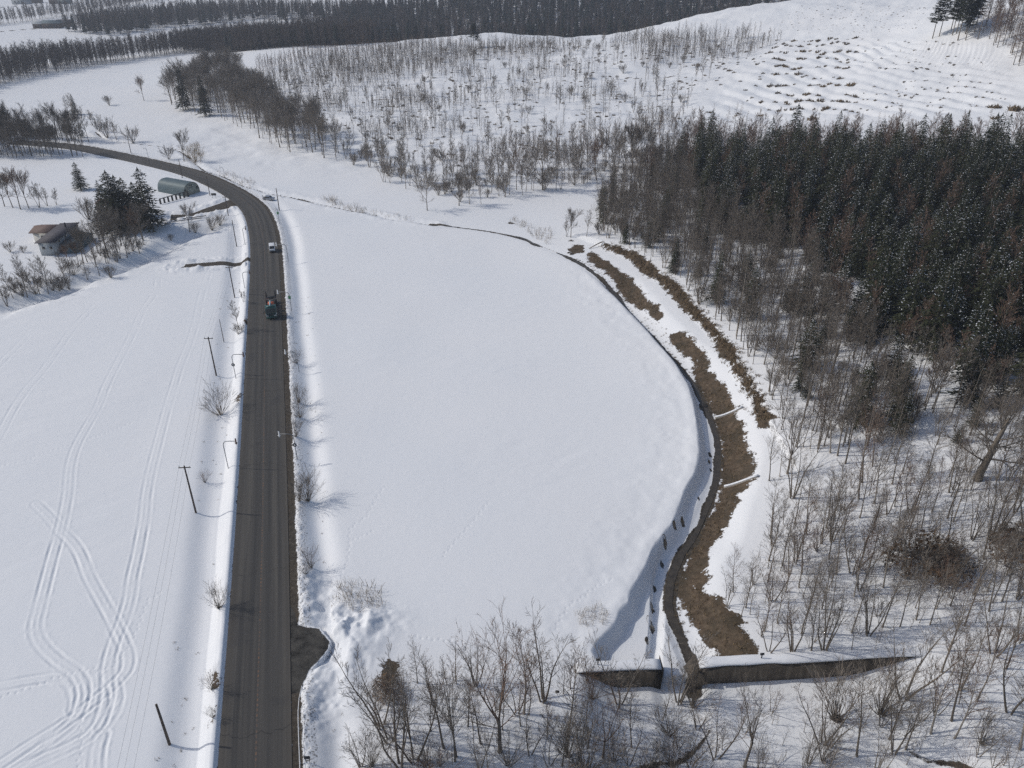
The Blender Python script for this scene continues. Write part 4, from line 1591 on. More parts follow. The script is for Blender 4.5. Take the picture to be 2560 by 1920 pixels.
def rock(name, u, v, s, lab, mat):
    x, y, z = g1(u, v)
    r = random.Random(int(u))
    V, F = [], []
    n, mrow = 9, 5
    for i in range(mrow):
        f = i / (mrow - 1)
        for k in range(n):
            a = k * 2 * math.pi / n
            q = s * math.cos(f * 1.5) * (.8 + .4 * r.random())
            V.append((math.cos(a) * q, math.sin(a) * q * .8, s * .62 * math.sin(f * 1.5) * (.85 + .3 * r.random()) - .15))
    for i in range(mrow - 1):
        for k in range(n):
            F.append((i * n + k, i * n + (k + 1) % n, (i + 1) * n + (k + 1) % n, (i + 1) * n + k))
    F.append(tuple((mrow - 1) * n + k for k in range(n)))
    tag(MB().add(V, F).build(name, mat, None, False, (x, y, z)), lab, "rock")


_p = T(1280, 960, [(1655, 190)])[0]
rock("rock", _p[0], _p[1], 1.0, "big dark wet rock beside the stream at the head of the shaded bank", M['rock'])
_p = T(1920, 1440, [(592, 1230)])[0]
rock("rock", _p[0], _p[1], .75, "dark rock poking from the snow below the dam's right wall", M['rock'])
_p = T(1280, 1440, [(390, 1000)])[0]
rock("rock", _p[0], _p[1], .4, "small dark rock in the snow left of the dam's left end", M['rock'])

# ------------------------------------------------------------------ utility poles and wires
POLES = [  # base, top v, crossarm, lamp label
    ((424, 1861), 1761, False, .145, "dark plain pole without crossarm, nearest the bottom left corner"),
    ((490, 1282), 1165, True, .13, "dark utility pole with crossarm, nearest of those carrying the three wires"),
    ((541, 939), 843, True, .13, "utility pole with crossarm standing just left of the round bare shrub"),
    ((560, 855), 798, False, .07, "thin plain pole between two wire poles on the left verge"),
    ((587, 744), 666, True, .12, "utility pole with crossarm standing just below the lower side track"),
    ((592, 616.5), 550, False, .11, "dark pole left of the bend, between the two side tracks"),
    ((571, 539), 491, True, .11, "dark pole at the mouth of the upper side road"),
    ((456, 445), 398, False, .12, "pole behind the arched steel barn at the road's far edge"),
    ((525, 489), 440, False, .11, "pole between the arched barn and the bend of the road"),
    ((328, 384), 341, False, .12, "far pole beyond the road, near the bushes along the ditch"),
    ((698.5, 526), 470, False, .14, "stout dark pole on the right verge beside the parked silver car")]
PTOP = {}
for i, (b, vt, arm, r, lab) in enumerate(POLES):
    x, y, z = g1(*b)
    zt = top_z(y, vt)
    h = max(4.5, zt - z)
    o = thing("utility_pole", lab, "pole", (x, y, z), 0, "utility poles along the road")
    MB().tube([(0, 0, -.6), (0, 0, h * .5), (0, 0, h)], [r * 1.15, r, r * .82], 8).build("pole", M['wood_pole'], o)
    if arm:
        MB().box((0, 0, h - .28), (1.75, .10, .12), .06).build("crossarm", M['wood_pole'], o)
        for a in (-.78, 0.0, .78):
            MB().tube([(a, .0, h - .22 + (.24 if a == 0 else 0)), (a, 0, h - .02 + (.2 if a == 0 else 0))], .05, 6).build("insulator", M['insul'], o)
    PTOP[i] = (x, y, z + h)
p2, p3, p5 = PTOP[1], PTOP[2], PTOP[4]
p0 = (-34.5, 38.5, p2[2] + .2)
p00 = (-24, -8, p0[2] + .3)
chain = [p00, p0, p2, p3, p5, PTOP[5], PTOP[6], PTOP[8]]
o = thing("utility_pole", "plain dark pole below the bottom edge carrying the wires", "pole", (p0[0], p0[1], Hz(p0[0], p0[1])))
hh = p0[2] - o.location.z
MB().tube([(0, 0, -.6), (0, 0, hh)], [.15, .11], 8).build("pole", M['wood_pole'], o)
MB().box((0, 0, hh - .28), (1.75, .1, .12)).build("crossarm", M['wood_pole'], o)
for a, lab in ((-.78, "leftmost thin wire of the three strung along the roadside poles"), (0.0, "middle thin wire of the three strung along the roadside poles"), (.78, "rightmost thin wire of the three strung along the roadside poles")):
    mb = MB()
    for A, B in zip(chain[:-1], chain[1:]):
        pts = []
        sag = .012 * math.hypot(B[0] - A[0], B[1] - A[1])
        for k in range(11):
            t = k / 10
            pts.append((A[0] + (B[0] - A[0]) * t + a, A[1] + (B[1] - A[1]) * t, A[2] + (B[2] - A[2]) * t - .02 + (.2 if a == 0 else 0) - sag * 4 * t * (1 - t)))
        mb.tube(pts, .011, 4, 0, False)
    tag(mb.build("power_wire", M['darksteel']), lab, "wire", "wires along the road")

# ------------------------------------------------------------------ overhead road-edge markers (bent pole, arrow hanging over the verge)
MARK = [  # base, arm top v, arm length (sign: + to the right), round plate, label
    ((590, 946), 886, 2.4, True, "bent edge marker with round plate and red arrow, left verge beside the round shrub"),
    ((571, 1171), 1103, 2.2, False, "bent edge marker with red arrow, left verge, nearest on that side"),
    ((612, 720), 680, 1.9, False, "bent edge marker on the left verge just below the lower side track"),
    ((613, 612), 570, .9, False, "bent edge marker on the left verge between the two side tracks"),
    ((721, 653.5), 611, -2.6, False, "bent edge marker reaching over the road beside the white van"),
    ((729, 777), 730, -2.6, False, "bent edge marker reaching over the road beside the green truck"),
    ((743, 1148), 1085, -2.3, True, "bent edge marker with round plate, nearest on the right verge"),
    ((748, 930), 880, -2.2, False, "bent edge marker among the small shrubs on the right verge"),
    ((698.7, 559.6), 522, -.5, False, "marker post with green plate at the bend, right verge"),
    ((374, 408), 370, -1.2, False, "bent edge marker on the far verge above the arched barn"),
    ((562, 445), 418, -1.2, False, "bent edge marker standing beyond the road above the bend")]
for (b, vt, arm, plate, lab) in MARK:
    x, y, z = g1(*b)
    h = max(3.2, top_z(y, vt) - z)
    o = thing("edge_marker", lab, "road marker", (x, y, z), 0, "overhanging edge markers along the road")
    sgn = 1 if arm > 0 else -1
    R = min(.75, abs(arm) * .6)
    pts = [(0, 0, -.5), (0, 0, h * .5), (0, 0, h - R)]
    for k in range(1, 7):
        a = k / 6 * math.pi / 2
        pts.append((sgn * R * (1 - math.cos(a)), 0, h - R + R * math.sin(a)))
    pts.append((arm, 0, h))
    MB().tube(pts, .062, 7).build("bent_pole", M['steel'], o, True)
    # arrow: shaft and head hanging over the road edge
    ar = MB().prism([(-.11, .75), (-.11, -.05), (-.26, -.05), (0, -.5), (.26, -.05), (.11, -.05), (.11, .75)], -.02, .02, 'y')
    ar.build("arrow_plate", M['white'] if arm < 0 else M['rust'], o, False, (arm, -.085, h - .15))
    if plate:
        q = MB()
        n = 16
        q.prism([(math.cos(k * 2 * math.pi / n) * .36, math.sin(k * 2 * math.pi / n) * .36) for k in range(n)], -.02, .02, 'y')
        pl = q.build("round_plate", M['darksteel'], o, False, (0, -.09, h * .58))
        MB().prism([(math.cos(k * math.pi / 2) * .17, math.sin(k * math.pi / 2) * .17) for k in range(4)], -.03, -.022, 'y').build("plate_emblem", M['white'], pl)
    if 'green' in lab:
        MB().box((0, -.09, h * .72), (.6, .04, .75)).build("plate", M['green'], o)

# ------------------------------------------------------------------ guard cable, small sign and posts on the right verge
pts = [g1(u, v) for (u, v) in T(640, 1440, [(402, 985), (378, 1090), (370, 1200), (374, 1400), (380, 1550), (386, 1700), (392, 1850)])]
o = thing("guard_cable", "pale guard cable on short posts along the right road edge, bottom of photo", "guard rail", (0, 0, 0))
fine = smooth_line(np.array([p[:2] for p in pts]), 1.0)
zz = H(fine[:, 0], fine[:, 1])
MB().tube([(p[0], p[1], q + .62) for p, q in zip(fine, zz)], .045, 6).build("cable", M['white'], o)
for k in range(0, len(fine), 4):
    MB().tube([(fine[k][0], fine[k][1], zz[k] - .4), (fine[k][0], fine[k][1], zz[k] + .68)], .06, 6).build("post", M['white'], o)
x, y, z = g1(*T(640, 1440, [(450, 1615)])[0])
o = thing("small_sign", "small dark two-legged sign on the snow bank, bottom right verge", "sign", (x, y, z))
for a in (-.2, .2):
    MB().tube([(a, 0, -.4), (a, 0, 1.2)], .035, 6).build("leg", M['darksteel'], o)
MB().box((0, -.055, .95), (.62, .04, .5)).build("board", M['darksteel'], o)
for (u, v), lab, hh in (((658.5, 499), "short dark marker post left of the parked silver car", 1.5), ((702.5, 492), "short dark stake near the parked silver car's front", .7)):
    x, y, z = g1(u, v)
    o = thing("marker_post", lab, "post", (x, y, z))
    MB().tube([(0, 0, -.3), (0, 0, hh)], [.09, .08], 7).build("post", M['darksteel'], o)
    MB().box((0, -.1, hh - .22), (.22, .04, .36)).build("plate", M['darksteel'], o)


# ------------------------------------------------------------------ vehicles (local +y is forward)
def wheel(parent, x, y, r, w):
    t = MB().tube([(-w / 2, 0, 0), (w / 2, 0, 0)], r, 18).build("wheel", M['tyre'], parent, False, (x, y, r))
    s = 1 if x > 0 else -1
    MB().tube([(s * w / 2, 0, 0), (s * (w / 2 + .012), 0, 0)], r * .58, 14).build("rim", M['steel'], t)


def road_pose(u, v):
    x, y = pz(u, v, .36)
    dd = np.linalg.norm(ROADC - np.array([x, y]), axis=1)
    k = int(dd.argmin())
    t = ROADC[max(k - 1, 0)] - ROADC[min(k + 1, len(ROADC) - 1)]
    return x, y, float(Hb(x, y)) + .225, math.atan2(t[1], t[0]) - math.pi / 2


# log truck coming towards the camera
x, y, z, rz = road_pose(680, 797)
o = thing("log_truck", "dark teal crane truck with pale blue boom driving toward the camera", "truck", (x, y, z), rz)
W2 = 1.22
prof = [(-2.0, .62), (.0, .55), (.06, 1.55), (-.22, 2.75), (-.45, 2.88), (-1.9, 2.92), (-2.0, 2.8)]
MB().prism([(p, q) for p, q in prof][::-1], -W2, W2, 'x').build("cab", M['teal'], o, False, None, .05)
MB().add([(-1.08, .075, 1.62), (1.08, .075, 1.62), (1.04, -.21, 2.66), (-1.04, -.21, 2.66)], [(0, 1, 2, 3)]).build("windscreen", M['glassdark'], o, False, (0, .025, 0))
for s in (-1, 1):
    MB().box((s * (W2 + .006), -.75, 2.1), (.012, .95, .75)).build("side_window", M['glassdark'], o)
    MB().box((s * .86, .06, .95), (.5, .08, .26)).build("headlight", M['lamp'], o)
    MB().box((s * 1.14, .05, 1.30), (.14, .06, .5)).build("corner_lamp", M['lamp'], o)
    m_ = MB().tube([(s * 1.2, .0, 2.2), (s * 1.5, .18, 2.25)], .03, 6)
    m_.box((s * 1.52, .18, 2.0), (.22, .08, .5))
    m_.build("mirror", M['darksteel'], o)
MB().box((0, .02, .48), (2.4, .22, .34)).build("bumper", M['teal'], o)
MB().box((0, .066, 1.28), (1.5, .03, .32)).build("grille", M['darksteel'], o)
MB().box((0, -.75, 3.02), (1.7, .75, .2), 0, 0, (.9, .7)).build("roof_deflector", M['teal'], o)
ch = MB()
for s in (-1, 1):
    ch.box((s * .42, -6.2, .92), (.16, 9.0, .26))
for q in (-2.9, -4.6, -6.4, -8.2, -10.4):
    ch.box((0, q, .92), (.9, .14, .2))
ch.box((.85, -3.6, .85), (.5, 1.3, .55)).box((-.85, -3.4, .85), (.5, .9, .5))
ch.build("chassis", M['darksteel'], o)
cr = MB().box((0, -2.75, 1.7), (.7, .6, 1.5)).tube([(0, -2.75, 2.4), (0, -2.75, 3.0)], .22, 10)
cr.build("crane_column", M['darksteel'], o)
MB().box((.02, -2.1, 3.12), (.28, 3.0, .3), .0).build("crane_boom", M['paleblue'], o)
MB().box((0, -5.2, 1.62), (1.55, 1.1, .95), 0, 0, (.85, .8)).build("orange_winch_box", M['orange'], o)
gp_ = MB().tube([(-.5, -4.1, 1.3), (.1, -4.0, 2.1), (.6, -3.9, 1.3)], .12, 7)
gp_.tube([(-.2, -4.0, 2.1), (.3, -4.6, 1.5)], .1, 7)
gp_.build("grapple", M['red'], o)
MB().box((0, -6.6, 1.3), (2.2, .3, .3)).build("bunk", M['darksteel'], o)
MB().box((0, -7.6, 1.25), (1.5, 1.2, .25)).build("deck_plate", M['darksteel'], o)
MB().box((0, -10.4, 1.3), (2.35, .3, .3)).build("bunk", M['darksteel'], o)
for q in (-6.6, -10.4):
    for s in (-1, 1):
        MB().box((s * 1.05, q, 2.1), (.30 if q < -9 else .2, .22, 1.5)).build("stake", M['darksteel'], o)
for s in (-1, 1):
    MB().box((s * .9, -10.75, .95), (.4, .08, .2)).build("tail_lamp", M['red'], o)
    for q in (-1.0, -8.0, -9.35):
        wheel(o, s * (1.02), q, .5, .34 if q > -2 else .5)

# small white van
x, y, z, rz = road_pose(681.5, 631)
o = thing("white_van", "small white van on the road behind the teal truck", "van", (x, y, z), rz)
prof = [(-3.4, .32), (.0, .32), (.0, .92), (-.18, 1.06), (-.72, 1.78), (-1.0, 1.86), (-3.2, 1.9), (-3.4, 1.7)]
MB().prism(prof[::-1], -.74, .74, 'x').build("body", M['white'], o, False, None, .04)
MB().add([(-.66, -.2, 1.10), (.66, -.2, 1.10), (.60, -.70, 1.76), (-.60, -.70, 1.76)], [(0, 1, 2, 3)]).build("windscreen", M['glassdark'], o, False, (0, .02, .008))
for s in (-1, 1):
    MB().box((s * .745, -1.35, 1.42), (.012, .75, .42)).build("side_window", M['glassdark'], o)
    MB().box((s * .745, -2.4, 1.42), (.012, 1.0, .42)).build("side_window", M['glassdark'], o)
    MB().box((s * .55, .012, .78), (.3, .03, .18)).build("headlight", M['lamp'], o)
    MB().box((s * .84, -.5, 1.15), (.14, .1, .16)).build("mirror", M['white'], o)
    for q in (-.6, -2.75):
        wheel(o, s * .68, q, .28, .15)
MB().box((0, .02, .42), (1.44, .1, .2)).build("bumper", M['darksteel'], o)
MB().box((0, .012, .62), (.8, .02, .1)).build("grille", M['darksteel'], o)

# parked silver car
x, y, z = g1(673, 500)
o = thing("parked_car", "silver hatchback parked on snow right of the bend", "car", (x, y, z - .03), math.radians(-95))
prof = [(-1.95, .3), (1.85, .3), (1.92, .62), (1.78, .84), (.95, .98), (.25, 1.44), (-1.15, 1.48), (-1.75, 1.12), (-1.95, .95)]
MB().prism(prof, -.83, .83, 'x').build("body", M['silver'], o, False, None, .05)
MB().add([(-.72, .90, 1.02), (.72, .90, 1.02), (.62, .30, 1.42), (-.62, .30, 1.42)], [(0, 1, 2, 3)]).build("windscreen", M['glassdark'], o, False, (0, .03, .02))
for s in (-1, 1):
    MB().prism([(.72, 1.0), (.2, 1.38), (-1.05, 1.40), (-1.5, 1.1), (-1.4, 1.0)], s * .832, s * .842, 'x').build("side_window", M['glassdark'], o)
    MB().box((s * .62, 1.86, .68), (.34, .06, .16)).build("headlight", M['lamp'], o)
    MB().box((s * .66, -1.95, .82), (.26, .05, .2)).build("tail_lamp", M['red'], o)
    for q in (1.2, -1.2):
        wheel(o, s * .76, q, .31, .2)

# ------------------------------------------------------------------ arched steel barn
bx, by = -110.9, 268.0
bz = Hz(bx, by) - .1
ang = math.atan2(6.0, -11.3)
o = thing("arched_barn", "blue-grey arched steel barn with an olive end wall beside the road", "barn", (bx, by, bz), ang - math.pi / 2)
n = 14
HW, HT, LN = 3.45, 4.3, 13.0
arch = []
for k in range(n + 1):
    a = math.pi * k / n
    arch.append((HW * math.copysign(abs(math.cos(a)) ** .8, math.cos(a)), HT * math.sin(a) ** .72 if math.sin(a) > 0 else 0))
V, F = [], []
for j in range(27):
    q = LN * j / 26
    k_ = 1.0 + (.012 if j % 2 else 0)
    V += [(p * k_, q, z * k_) for p, z in arch]
for j in range(26):
    for k in range(n):
        F.append((j * (n + 1) + k, j * (n + 1) + k + 1, (j + 1) * (n + 1) + k + 1, (j + 1) * (n + 1) + k))
MB().add(V, F).build("arched_shell", M['quonset'], o)
MB().prism(arch, -.02, .12, 'y').build("end_wall", M['quonset_end'], o, False, (0, .18, 0))
MB().prism(arch, -.02, .08, 'y').build("end_wall", M['quonset_end'], o, False, (0, LN - .2, 0))
MB().box((-.3, .12, 1.35), (2.4, .06, 2.7)).build("sliding_door", M['quonset_end'], o)
MB().box((-.3, .085, 2.74), (2.9, .05, .1)).build("door_rail", M['darksteel'], o)
for a in (-.35, .35):
    MB().box((a, .13, 3.35), (.5, .05, .42)).build("window", M['glassdark'], o)
for a in (-2.6, 2.5):
    MB().box((a, .13, 2.0), (.6, .05, .8)).build("window", M['glassdark'], o)

# timber rail wall of dark panels
pa, pb = g1(402, 510), g1(470.5, 492)
L = math.hypot(pb[0] - pa[0], pb[1] - pa[1])
o = thing("timber_barrier", "row of dark upright boards under one rail beside the arched barn", "barrier", pa, math.atan2(pb[1] - pa[1], pb[0] - pa[0]))
MB().box((L / 2, 0, 1.72), (L + .4, .22, .22)).build("rail", M['darkboard'], o)
for k in range(8):
    MB().box((L * k / 7, 0, .75), (.62, .16, 1.9)).build("board", M['darkboard'], o)
x, y, z = g1(536, 495)
o = thing("notice_board", "small dark board on two legs in the snow by the arched barn", "sign", (x, y, z))
for a in (-.55, .55):
    MB().tube([(a, 0, -.4), (a, 0, 1.5)], .05, 6).build("leg", M['darkboard'], o)
MB().box((0, -.08, 1.3), (1.7, .06, .75)).build("board", M['darkboard'], o)

# ------------------------------------------------------------------ house group on the left
hx, hy = pz(102, 636, .5)
hz = Hz(hx, hy + 3)
hb = min(hz, .4)
o = thing("farmhouse", "grey farmhouse with purple-grey sheet roof and brown-roofed garage", "house", (hx, hy, hb), math.radians(3))
HWd, HLn = 4.9, 15.5
MB().box((HWd / 2 - .2, HLn / 2 + .05, 1.8), (HWd - .5, HLn - .2, 4.0)).build("wall", M['wallgrey'], o)
MB().add([(-.6, -.45, 3.72), (HWd + .1, -.45, 3.86), (HWd + .1, HLn + .3, 4.30), (-.6, HLn + .3, 4.16), (-.6, -.45, 3.86), (HWd + .1, -.45, 4.02), (HWd + .1, HLn + .3, 4.46), (-.6, HLn + .3, 4.30)],
         [(3, 2, 1, 0), (4, 5, 6, 7), (0, 1, 5, 4), (1, 2, 6, 5), (2, 3, 7, 6), (3, 0, 4, 7)]).build("roof", M['roofpurple'], o)
MB().tube([(2.6, 12.0, 4.1), (2.6, 12.0, 5.6)], .22, 8).build("chimney", M['darksteel'], o)
MB().add([(HWd + .12, 1.0, 2.6), (HWd + 4.6, 1.2, 1.75), (HWd + 4.6, 13.0, 1.85), (HWd + .12, 13.0, 2.75), (HWd + .12, 1.0, 2.72), (HWd + 4.6, 1.2, 1.87), (HWd + 4.6, 13.0, 1.97), (HWd + .12, 13.0, 2.87)],
         [(3, 2, 1, 0), (4, 5, 6, 7), (0, 1, 5, 4), (1, 2, 6, 5), (2, 3, 7, 6), (3, 0, 4, 7)]).build("lean_to_roof", M['quonset'], o)
MB().box((HWd + 2.2, 7.0, .6), (4.2, 11.2, 2.4)).build("lean_to_wall", M['quonset'], o)
MB().box((-3.4, 14.4, 1.3), (6.4, 7.0, 3.4)).build("garage_wall", M['wallwhite'], o)
MB().box((-2.9, 10.86, 1.1), (3.4, .06, 2.2)).build("garage_shade_panel", M['glassdark'], o)  # flat glass-dark panel on the solid wall stands in for shade inside the garage
MB().add([(-7.4, 10.2, 3.12), (.2, 10.2, 3.12), (.2, 14.4, 4.0), (-7.4, 14.4, 4.0), (-7.4, 10.2, 3.26), (.2, 10.2, 3.26), (.2, 14.4, 4.14), (-7.4, 14.4, 4.14), (-7.4, 18.4, 3.0), (.2, 18.4, 3.0), (-7.4, 18.4, 3.14), (.2, 18.4, 3.14)],
         [(4, 5, 6, 7), (0, 1, 5, 4), (1, 2, 6, 5), (0, 4, 7, 3), (3, 2, 1, 0), (7, 6, 11, 10), (2, 9, 11, 6), (3, 7, 10, 8), (8, 10, 11, 9), (2, 3, 8, 9)]).build("garage_roof", M['roofbrown'], o)
for a in (1.2, 3.2):
    f = MB().box((a, .13, 2.2), (.95, .06, .9)).build("window", M['wallwhite'], o)
    MB().box((a, .095, 2.2), (.8, .02, .75)).build("pane", M['glassdark'], f)
for q in (3.0, 7.0, 11.0):
    f = MB().box((HWd - .43, q, 3.25), (.06, 1.3, .7)).build("window", M['wallwhite'], o)
    MB().box((HWd - .395, q, 3.25), (.02, 1.15, .58)).build("pane", M['glassdark'], f)
# timber shed behind the spruces
x, y, z = g1(258, 536)
o = thing("timber_shed", "dark brown shed half hidden behind the tall spruces", "shed", (x, y, z), math.radians(-25))
MB().box((0, 2.4, 1.6), (5.0, 4.6, 3.6)).build("wall", M['walldark'], o)
MB().add([(-2.8, -.2, 3.2), (2.8, -.2, 3.2), (2.8, 2.4, 4.4), (-2.8, 2.4, 4.4), (-2.8, 5.0, 3.2), (2.8, 5.0, 3.2)], [(0, 1, 2, 3), (3, 2, 5, 4)]).build("roof", M['rust'], o)
MB().box((.4, .08, 1.1), (1.6, .06, 2.1)).build("door", M['darkboard'], o)
# low clothes frame by the gully, fence rails by the side road
pa, pb = g1(238, 655.5), g1(266.5, 661)
o = thing("clothes_frame", "dark gallows-like frame standing in the gully below the house", "frame", pa, math.atan2(pb[1] - pa[1], pb[0] - pa[0]))
L = math.hypot(pb[0] - pa[0], pb[1] - pa[1])
for a in (0, L):
    MB().tube([(a, 0, -.5), (a, 0, 2.6)], .09, 6).build("post", M['darkboard'], o)
MB().tube([(-.2, 0, 2.6), (L + .2, 0, 2.6)], .08, 6).build("beam", M['darkboard'], o)
for (ua, va, ub, vb), lab in (((424, 556, 516, 543), "upper long dark rail lying beside the upper side road"), ((424, 559.5, 505, 549), "lower long dark rail lying beside the upper side road")):
    A, B = g1(ua, va), g1(ub, vb)
    q = MB().tube([(A[0], A[1], A[2] + .5), ((A[0] + B[0]) / 2, (A[1] + B[1]) / 2, (A[2] + B[2]) / 2 + .55), (B[0], B[1], B[2] + .5)], .12, 7)
    tag(q.build("long_rail", M['darkboard']), lab, "rail", "rails by the side road")


# ------------------------------------------------------------------ far farm buildings
def far_house(u, v, w, d, h, lab, wall, roof, rz=0.0):
    x, y = gp(u, v)
    x, y = float(x), float(y)
    o = thing("farm_building", lab, "building", (x, y, Hz(x, y)), rz, "distant farm buildings on the plain")
    MB().box((0, d / 2, h / 2 - .2), (w, d, h)).build("wall", wall, o)
    MB().add([(-w / 2 - .5, -.5, h - .25), (w / 2 + .5, -.5, h - .25), (w / 2 + .5, d / 2, h + h * .5), (-w / 2 - .5, d / 2, h + h * .5), (-w / 2 - .5, d + .5, h - .25), (w / 2 + .5, d + .5, h - .25)],
             [(0, 1, 2, 3), (3, 2, 5, 4), (0, 3, 4), (1, 5, 2)]).build("roof", roof, o)
    MB().box((w * .2, -.03, h * .35), (w * .18, .06, h * .6)).build("door", M['darkboard'], o)
    for a in (-.3, -.05):
        MB().box((w * a, -.03, h * .5), (w * .12, .06, h * .3)).build("window", M['glassdark'], o)


far_house(98, 71, 12, 9, 4.5, "left one of the two grey farm sheds beside the far road", M['walldark'], M['wallgrey'])
far_house(129, 71, 17, 10, 5, "right and longer one of the two grey farm sheds beside the far road", M['walldark'], M['quonset'], .1)
far_house(158, 67, 14, 9, 4.5, "dark farmhouse beside the round conifer on the far plain", M['walldark'], M['roofpurple'])
far_house(50, 11, 22, 12, 6, "grey farmhouse at the very top left edge of the plain", M['wallgrey'], M['roofpurple'])
far_house(86, 8, 16, 10, 6, "dark steep-roofed house at the top left edge, beside the grey farmhouse", M['walldark'], M['walldark'])
far_house(141, 10, 20, 12, 5.5, "long dark farm building at the top edge, right of the other two", M['walldark'], M['roofpurple'])
far_house(160, 10, 16, 10, 5, "blue-grey farm shed at the top edge, end of the row", M['quonset'], M['quonset'])
# ------------------------------------------------------------------ trees one by one
STY = {'s': 'slender', 'b': 'broad', 'm': 'multi', 'h': 'shrub'}
X6 = [(2110, 1515, 370, 'b'), (1365, 1600, 690, 'm'), (1625, 1490, 660, 's'), (1245, 1640, 640, 'm'), (1150, 1430, 800, 'm'), (1730, 1560, 670, 's'),
      (1720, 1600, 900, 's'), (1945, 1450, 800, 's'), (1830, 1300, 780, 's'), (1510, 1340, 950, 's'), (905, 1655, 1310, 'm'), (1270, 1440, 1100, 's'),
      (1670, 1210, 800, 's'), (1875, 1330, 900, 's'), (2130, 1330, 900, 's'), (1480, 1640, 1330, 'h'), (1590, 1640, 1500, 'h'), (2180, 1640, 1400, 'h'),
      (1080, 1300, 640, 'm'), (1000, 1640, 1330, 'h'), (1330, 1400, 760, 's')]
X7 = [(100, 1190, 350, 's'), (265, 1080, 390, 'm'), (300, 1400, 1000, 's'), (490, 1390, 400, 's'), (785, 1570, 1040, 'b'), (930, 1120, 540, 'm'),
      (1300, 1245, 850, 's'), (1440, 1100, 520, 'm'), (1035, 1480, 960, 's'), (1760, 1580, 1000, 'm'), (1815, 1500, 1250, 's'), (2010, 1650, 1130, 'b'),
      (1600, 1320, 980, 'm'), (650, 1340, 880, 's'), (430, 1640, 1080, 's'), (320, 1640, 1290, 'm'), (920, 1320, 1150, 's'), (145, 1200, 800, 's'),
      (690, 1060, 840, 'h'), (40, 1190, 700, 'm'), (1010, 1640, 1240, 'm'), (1540, 1640, 1290, 'm'), (1210, 1640, 1450, 'h'), (1380, 1620, 1420, 'h'),
      (890, 1600, 1390, 'h'), (560, 1640, 1450, 'h'), (650, 905, 650, 'm'), (1860, 265, -20, 'm'), (2020, 275, -150, 's'), (1980, 350, 60, 's'),
      (1910, 140, -250, 's'), (1560, 1130, 870, 'h')]
X8 = [(770, 1560, 930, 's'), (1045, 1410, 870, 's'), (1170, 1050, 380, 'm'), (1410, 1365, 700, 's'), (1590, 1250, 480, 's'), (1610, 1400, 800, 's'),
      (1800, 1080, 500, 's'), (1085, 1530, 1080, 'm'), (350, 1630, 1340, 'm'), (460, 1450, 900, 'm'), (470, 1600, 1300, 'h'), (2090, 1180, 350, 'm'),
      (1190, 1500, 1000, 's'), (520, 1480, 1080, 'm'), (1840, 1450, 1250, 'h'), (30, 1180, 950, 'm'), (1000, 1080, 760, 's'), (720, 490, 0, 's'),
      (865, 510, 60, 'm'), (210, 655, 200, 'm'), (375, 645, 180, 's'), (485, 655, 130, 'm'), (725, 640, 370, 's'), (990, 440, -60, 's'),
      (465, 285, -150, 's'), (930, 640, 480, 's'), (270, 105, -250, 's'), (150, 135, -300, 's'), (550, 95, -250, 's'), (390, 165, -200, 's'),
      (10, 655, 250, 'm'), (1140, 440, 0, 's'), (1280, 380, -80, 's'), (1400, 420, -20, 's'), (1560, 650, 100, 's'), (1780, 160, -300, 'b'),
      (2170, 180, -200, 'm'), (1950, 680, 150, 'm'), (2060, 800, 300, 's'), (1660, 990, 420, 's'), (2180, 1500, 700, 's'), (1500, 830, 200, 's')]
X4 = [(165, 775, 300, 'b'), (10, 835, 400, 's'), (540, 595, -100, 's'), (600, 620, -50, 's'), (430, 530, 100, 's'), (485, 535, 80, 's'), (665, 690, 0, 's'),
      (815, 850, 100, 's'), (785, 995, 200, 's'), (335, 1300, 790, 's'), (465, 1380, 900, 's'), (550, 1360, 930, 'm'), (20, 1330, 870, 's'), (130, 1210, 960, 's'),
      (650, 1090, 720, 'm'), (900, 1290, 850, 's'), (1030, 1130, 760, 'm'), (1130, 1195, 780, 's'), (1095, 1060, 650, 's'), (1230, 1120, 700, 'm'),
      (1260, 1090, 650, 's'), (1325, 1245, 850, 's'), (1415, 1100, 700, 's'), (1550, 1160, 600, 's'), (1600, 1190, 650, 's'), (1690, 1120, 850, 's'),
      (1795, 1160, 870, 's'), (1940, 1360, 700, 'm'), (730, 1640, 1100, 'm'), (780, 1600, 1000, 's'), (2130, 1100, 500, 'm'), (590, 1650, 1100, 's'),
      (290, 1640, 1050, 's'), (180, 1640, 1200, 's'), (985, 1400, 1150, 'm'), (420, 1440, 1180, 'h'), (100, 800, 520, 's'), (365, 560, 250, 's')]
XL = [(640 * 0 + 1280, 0, 1040, 1490, 1060, 'b'), (1280, 0, 1105, 1490, 1060, 'b'), (1280, 0, 1190, 1640, 960, 's'), (1280, 0, 1215, 1600, 970, 's'), (1280, 0, 880, 1530, 1070, 'b'),
      (1280, 0, 730, 1560, 1240, 'b'), (1280, 0, 650, 1575, 1240, 's'), (1280, 0, 600, 1580, 1350, 's'), (1280, 0, 540, 1570, 1230, 's'), (1280, 0, 490, 1580, 1270, 's'),
      (1280, 0, 265, 1640, 1200, 'b'), (1280, 0, 40, 1640, 1230, 's'), (1280, 0, 980, 1460, 1180, 's'), (1280, 0, 1290, 1500, 1240, 's'), (1280, 0, 1400, 1330, 970, 's'),
      (640, 480, 1480, 160, -120, 'b'), (640, 480, 1755, 118, -150, 'b'), (640, 480, 1845, 105, -100, 'b'), (640, 480, 1945, 105, -120, 's')]
PL = []                                        # u, v, v_top, style
for (tx, ty, L) in ((640, 1440, X6), (1280, 1440, X7), (1920, 1440, X8), (1920, 960, X4)):
    for (a, b, t, s) in L:
        PL.append((tx + a * TS, ty + b * TS, ty + t * TS, s))
